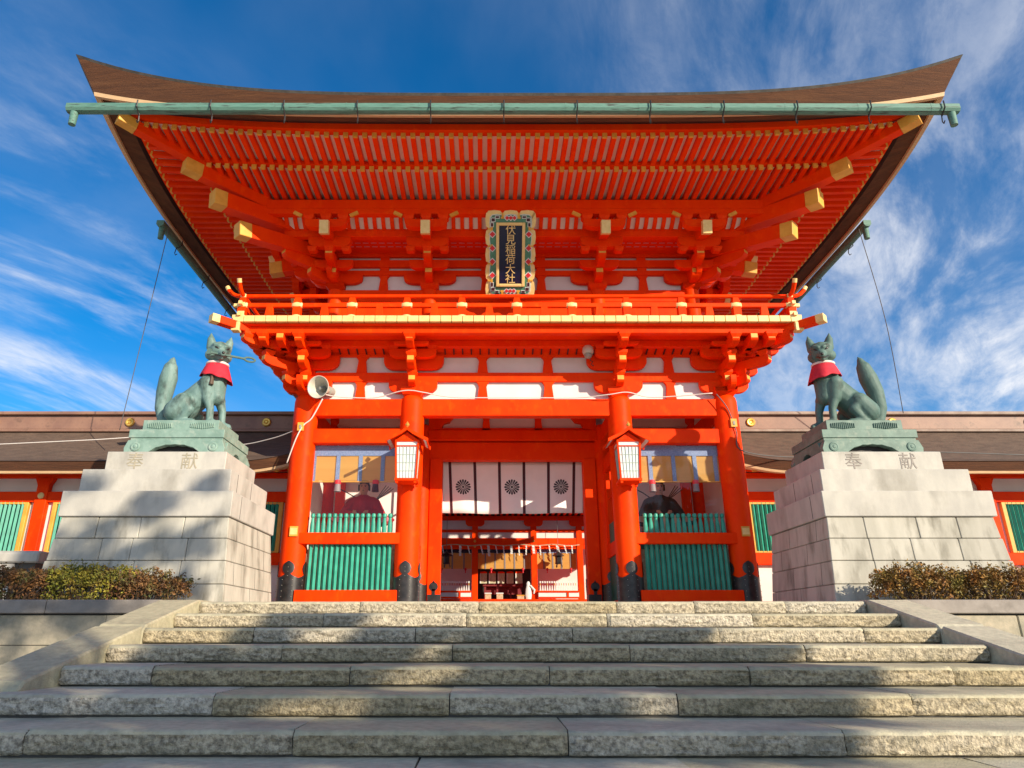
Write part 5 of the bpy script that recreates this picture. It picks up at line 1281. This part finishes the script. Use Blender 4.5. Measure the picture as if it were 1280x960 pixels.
    if sg < 0:
        k = MB(); q0 = H(.30, -.26, -.12); q1 = H(.30, .50, -.11)
        k.tube([q0, q1], .028, 8); dirk = (q1-q0).normalized(); ring_ = []
        for i in range(17):
            a_ = 2*math.pi*i/16; ring_.append(q1+dirk*(.12-.12*math.cos(a_))+upv*.05*math.sin(a_))
        k.tube(ring_, .022, 6); k.box(q0.x-.05, q0.x+.03, q0.y-.03, q0.y+.03, q0.z-.05, q0.z+.08); obj('key', k, BRONZED, t, smooth='auto')
        k = MB(); c = V(.42, .22, 1.36); k.tube([c+Vector((0, -.04, .05)), c+Vector((0, -.07, -.18)), c+Vector((.01, -.10, -.46))], [.018, .035, .05], 8); obj('hanging_tassel', k, TWIG, t)
    return t
fox(-1); fox(1)

# ------------------------------------------------------------------ azalea hedges
def shrub(x, y, rx, ry, h, m, label, n, seed, group='azalea shrubs on the planters'):
    rnd = random.Random(seed); t = thing('azalea_shrub', (x, y, .03), label, 'shrub', group)
    tw = MB()
    tips = []
    for i in range(70):
        a = rnd.uniform(0, 2*math.pi); q = math.sqrt(rnd.random()); tip = Vector((x+rx*q*math.cos(a), y+ry*q*math.sin(a), .05+h*rnd.uniform(.72, 1.15)*(1-.25*q*q)))
        b0 = Vector((x+rx*.5*q*math.cos(a), y+ry*.5*q*math.sin(a), .03)); mid = b0.lerp(tip, .5)+Vector((rnd.uniform(-.06, .06), rnd.uniform(-.06, .06), 0))
        tw.tube([b0, mid, tip], [.010, .007, .003], 4, caps=False); tips.append((b0, mid, tip))
    obj('twigs', tw, TWIG, t)
    lf = MB()
    for i in range(n):
        if i % 3 == 0:
            b0, mid, tip = tips[rnd.randrange(len(tips))]; c = mid.lerp(tip, rnd.uniform(.2, 1.08))+Vector((rnd.gauss(0, .035), rnd.gauss(0, .035), rnd.gauss(0, .02)))
        else:
            a = rnd.uniform(0, 2*math.pi); q = rnd.random()**.45; zz_ = rnd.random()**.7
            c = Vector((x+rx*q*math.cos(a)*(1-.12*zz_), y+ry*q*math.sin(a)*(1-.12*zz_), .05+h*zz_*(1-.22*q*q)))
            c += Vector((0, 0, 1))*.12*noise.noise(c*4)
            if noise.noise(c*6.5) < -.22: continue
        s_ = rnd.uniform(.014, .029); d = Vector((rnd.gauss(0, 1), rnd.gauss(0, 1), rnd.gauss(.6, .8))).normalized(); u = d.orthogonal().normalized(); u.rotate(Matrix.Rotation(rnd.uniform(0, 6.3), 3, d)); w = d.cross(u)
        lf.add([c-u*s_*1.3, c-w*s_*.55+d*s_*.15, c+u*s_*1.3, c+w*s_*.55+d*s_*.15], [(0, 1, 2, 3)])
    obj('foliage', lf, m, t)
shrub(-6.45, -5.35, .78, .42, .47, LEAFB, 'russet brown azalea shrub at the stair end of the left planter', 6200, 1)
shrub(-7.35, -5.35, .85, .42, .58, LEAFY, 'yellow green azalea shrub in the middle of the left planter', 7600, 2)
shrub(-8.75, -5.35, .95, .44, .55, LEAFB, 'dark brown azalea shrub at the outer end of the left planter', 7600, 3)
shrub(-10.4, -5.35, .95, .44, .5, LEAFB, 'brown azalea shrub cut by the left edge of the photo', 5000, 4)
shrub(6.45, -5.35, .84, .42, .56, LEAFO, 'olive and orange azalea shrub at the stair end of the right planter', 8000, 5)
shrub(7.75, -5.35, .95, .42, .55, LEAFO, 'rusty green azalea shrub in the middle of the right planter', 7800, 6)
shrub(9.4, -5.35, .95, .44, .56, LEAFO, 'olive azalea shrub cut by the right edge of the photo', 6800, 7)

# ------------------------------------------------------------------ trees of the approach behind the viewer (they throw the dappled shade)
def tree(x, y, z0, h, crown, label, n, seed, cr=1.0):
    rnd = random.Random(seed); t = thing('cedar_tree', (x, y, z0), label, 'tree', 'cedars along the approach')
    m = MB(); m.tube([(x, y, z0), (x+.05, y, z0+h*.5), (x, y+.05, z0+h)], [.32, .22, .04], 10); obj('trunk', m, TRUNK, t, smooth='auto')
    m = MB(); lb = MB()
    for (cx, cy, cz, r_) in crown:
        c0 = Vector((cx, cy, cz)); lb.tube([(x, y, cz-.6), c0], [.07, .02], 6)
        for i in range(n):
            d = Vector((rnd.gauss(0, 1), rnd.gauss(0, 1), rnd.gauss(0, .8))).normalized(); c = c0+d*r_*rnd.random()**.5
            s_ = rnd.uniform(.10, .22); nn = Vector((rnd.gauss(0, 1), rnd.gauss(0, 1), rnd.gauss(0, 1))).normalized(); u = nn.orthogonal().normalized(); w = nn.cross(u)
            m.add([c-u*s_, c-w*s_*.6, c+u*s_, c+w*s_*.6], [(0, 1, 2, 3)])
    obj('limbs', lb, TRUNK, t); obj('crown', m, LEAFT, t)
def sh(px_, py_, pz_, dist): p = Vector((px_, py_, pz_))+SUN_DIR*dist; return p
CR = []; CR2 = []
def clump(L_, px_, py_, pz_, dist, r_): p = sh(px_, py_, pz_, dist); L_.append((p.x, p.y, p.z, r_))
rt = random.Random(5)
for k, xs_ in ((6, (-5.0, -4.4, -3.8, -3.2, -2.6, -2.0, -1.4, -.8, -.1, .5, 1.0, 1.5)), (5, (-5.6, -5.0, -3.9, -3.3, -1.4, -.7, -.1, .3, 1.2, 1.7, 2.3)), (4, (-4.8, -4.2, -3.6, -3.0, -2.5, -.5, .0, .6, 1.1, 1.7, 2.3, 2.8)),
               (3, (-4.4, -3.8, -3.2, -2.6, -2.0, -.7, -.1, .4, 1.0, 1.6, 2.2)), (2, (-3.6, -2.0, -1.6, -.7, -.2, .3, 1.2, 1.6)), (1, (-3.4, -3.0)), (8, (-4, -2.5, -1.8, -1, -.2, .5, 1.4))):
    for x_ in xs_: clump(CR, x_, Y0-TREAD*k+rt.uniform(-.2, .2), -RISE*k-.1, rt.uniform(20, 26), rt.uniform(.27, .43))
for (x_, y_, z_, r_) in ((-8.1, -4.5, 1.0, .7), (-7.2, -4.5, .9, .6), (-6.1, -4.6, 1.1, .45), (-7.0, -4.5, 1.75, .35), (-6.0, -4.3, 2.2, .30), (-8.4, -4.3, 2.25, .3), (-8.3, -4.5, .3, .5), (-6.3, -4.5, .2, .35),
                         (-8.0, -6.3, -.1, .5), (-9.2, -6.3, -.1, .6), (-6.9, -6.3, 0, .4), (-6.0, -9.0, -.5, .6), (-9.2, -5.4, .4, .6)):
    clump(CR2, x_, y_, z_, rt.uniform(25, 29), r_)
tree(12.6, -27.5, -1.94, 13, CR, 'tall cedar with layered crown beside the approach', 130, 11)
tree(10.6, -26.5, -1.94, 15, CR2, 'slender cedar with high sparse crown beside the approach', 75, 12)
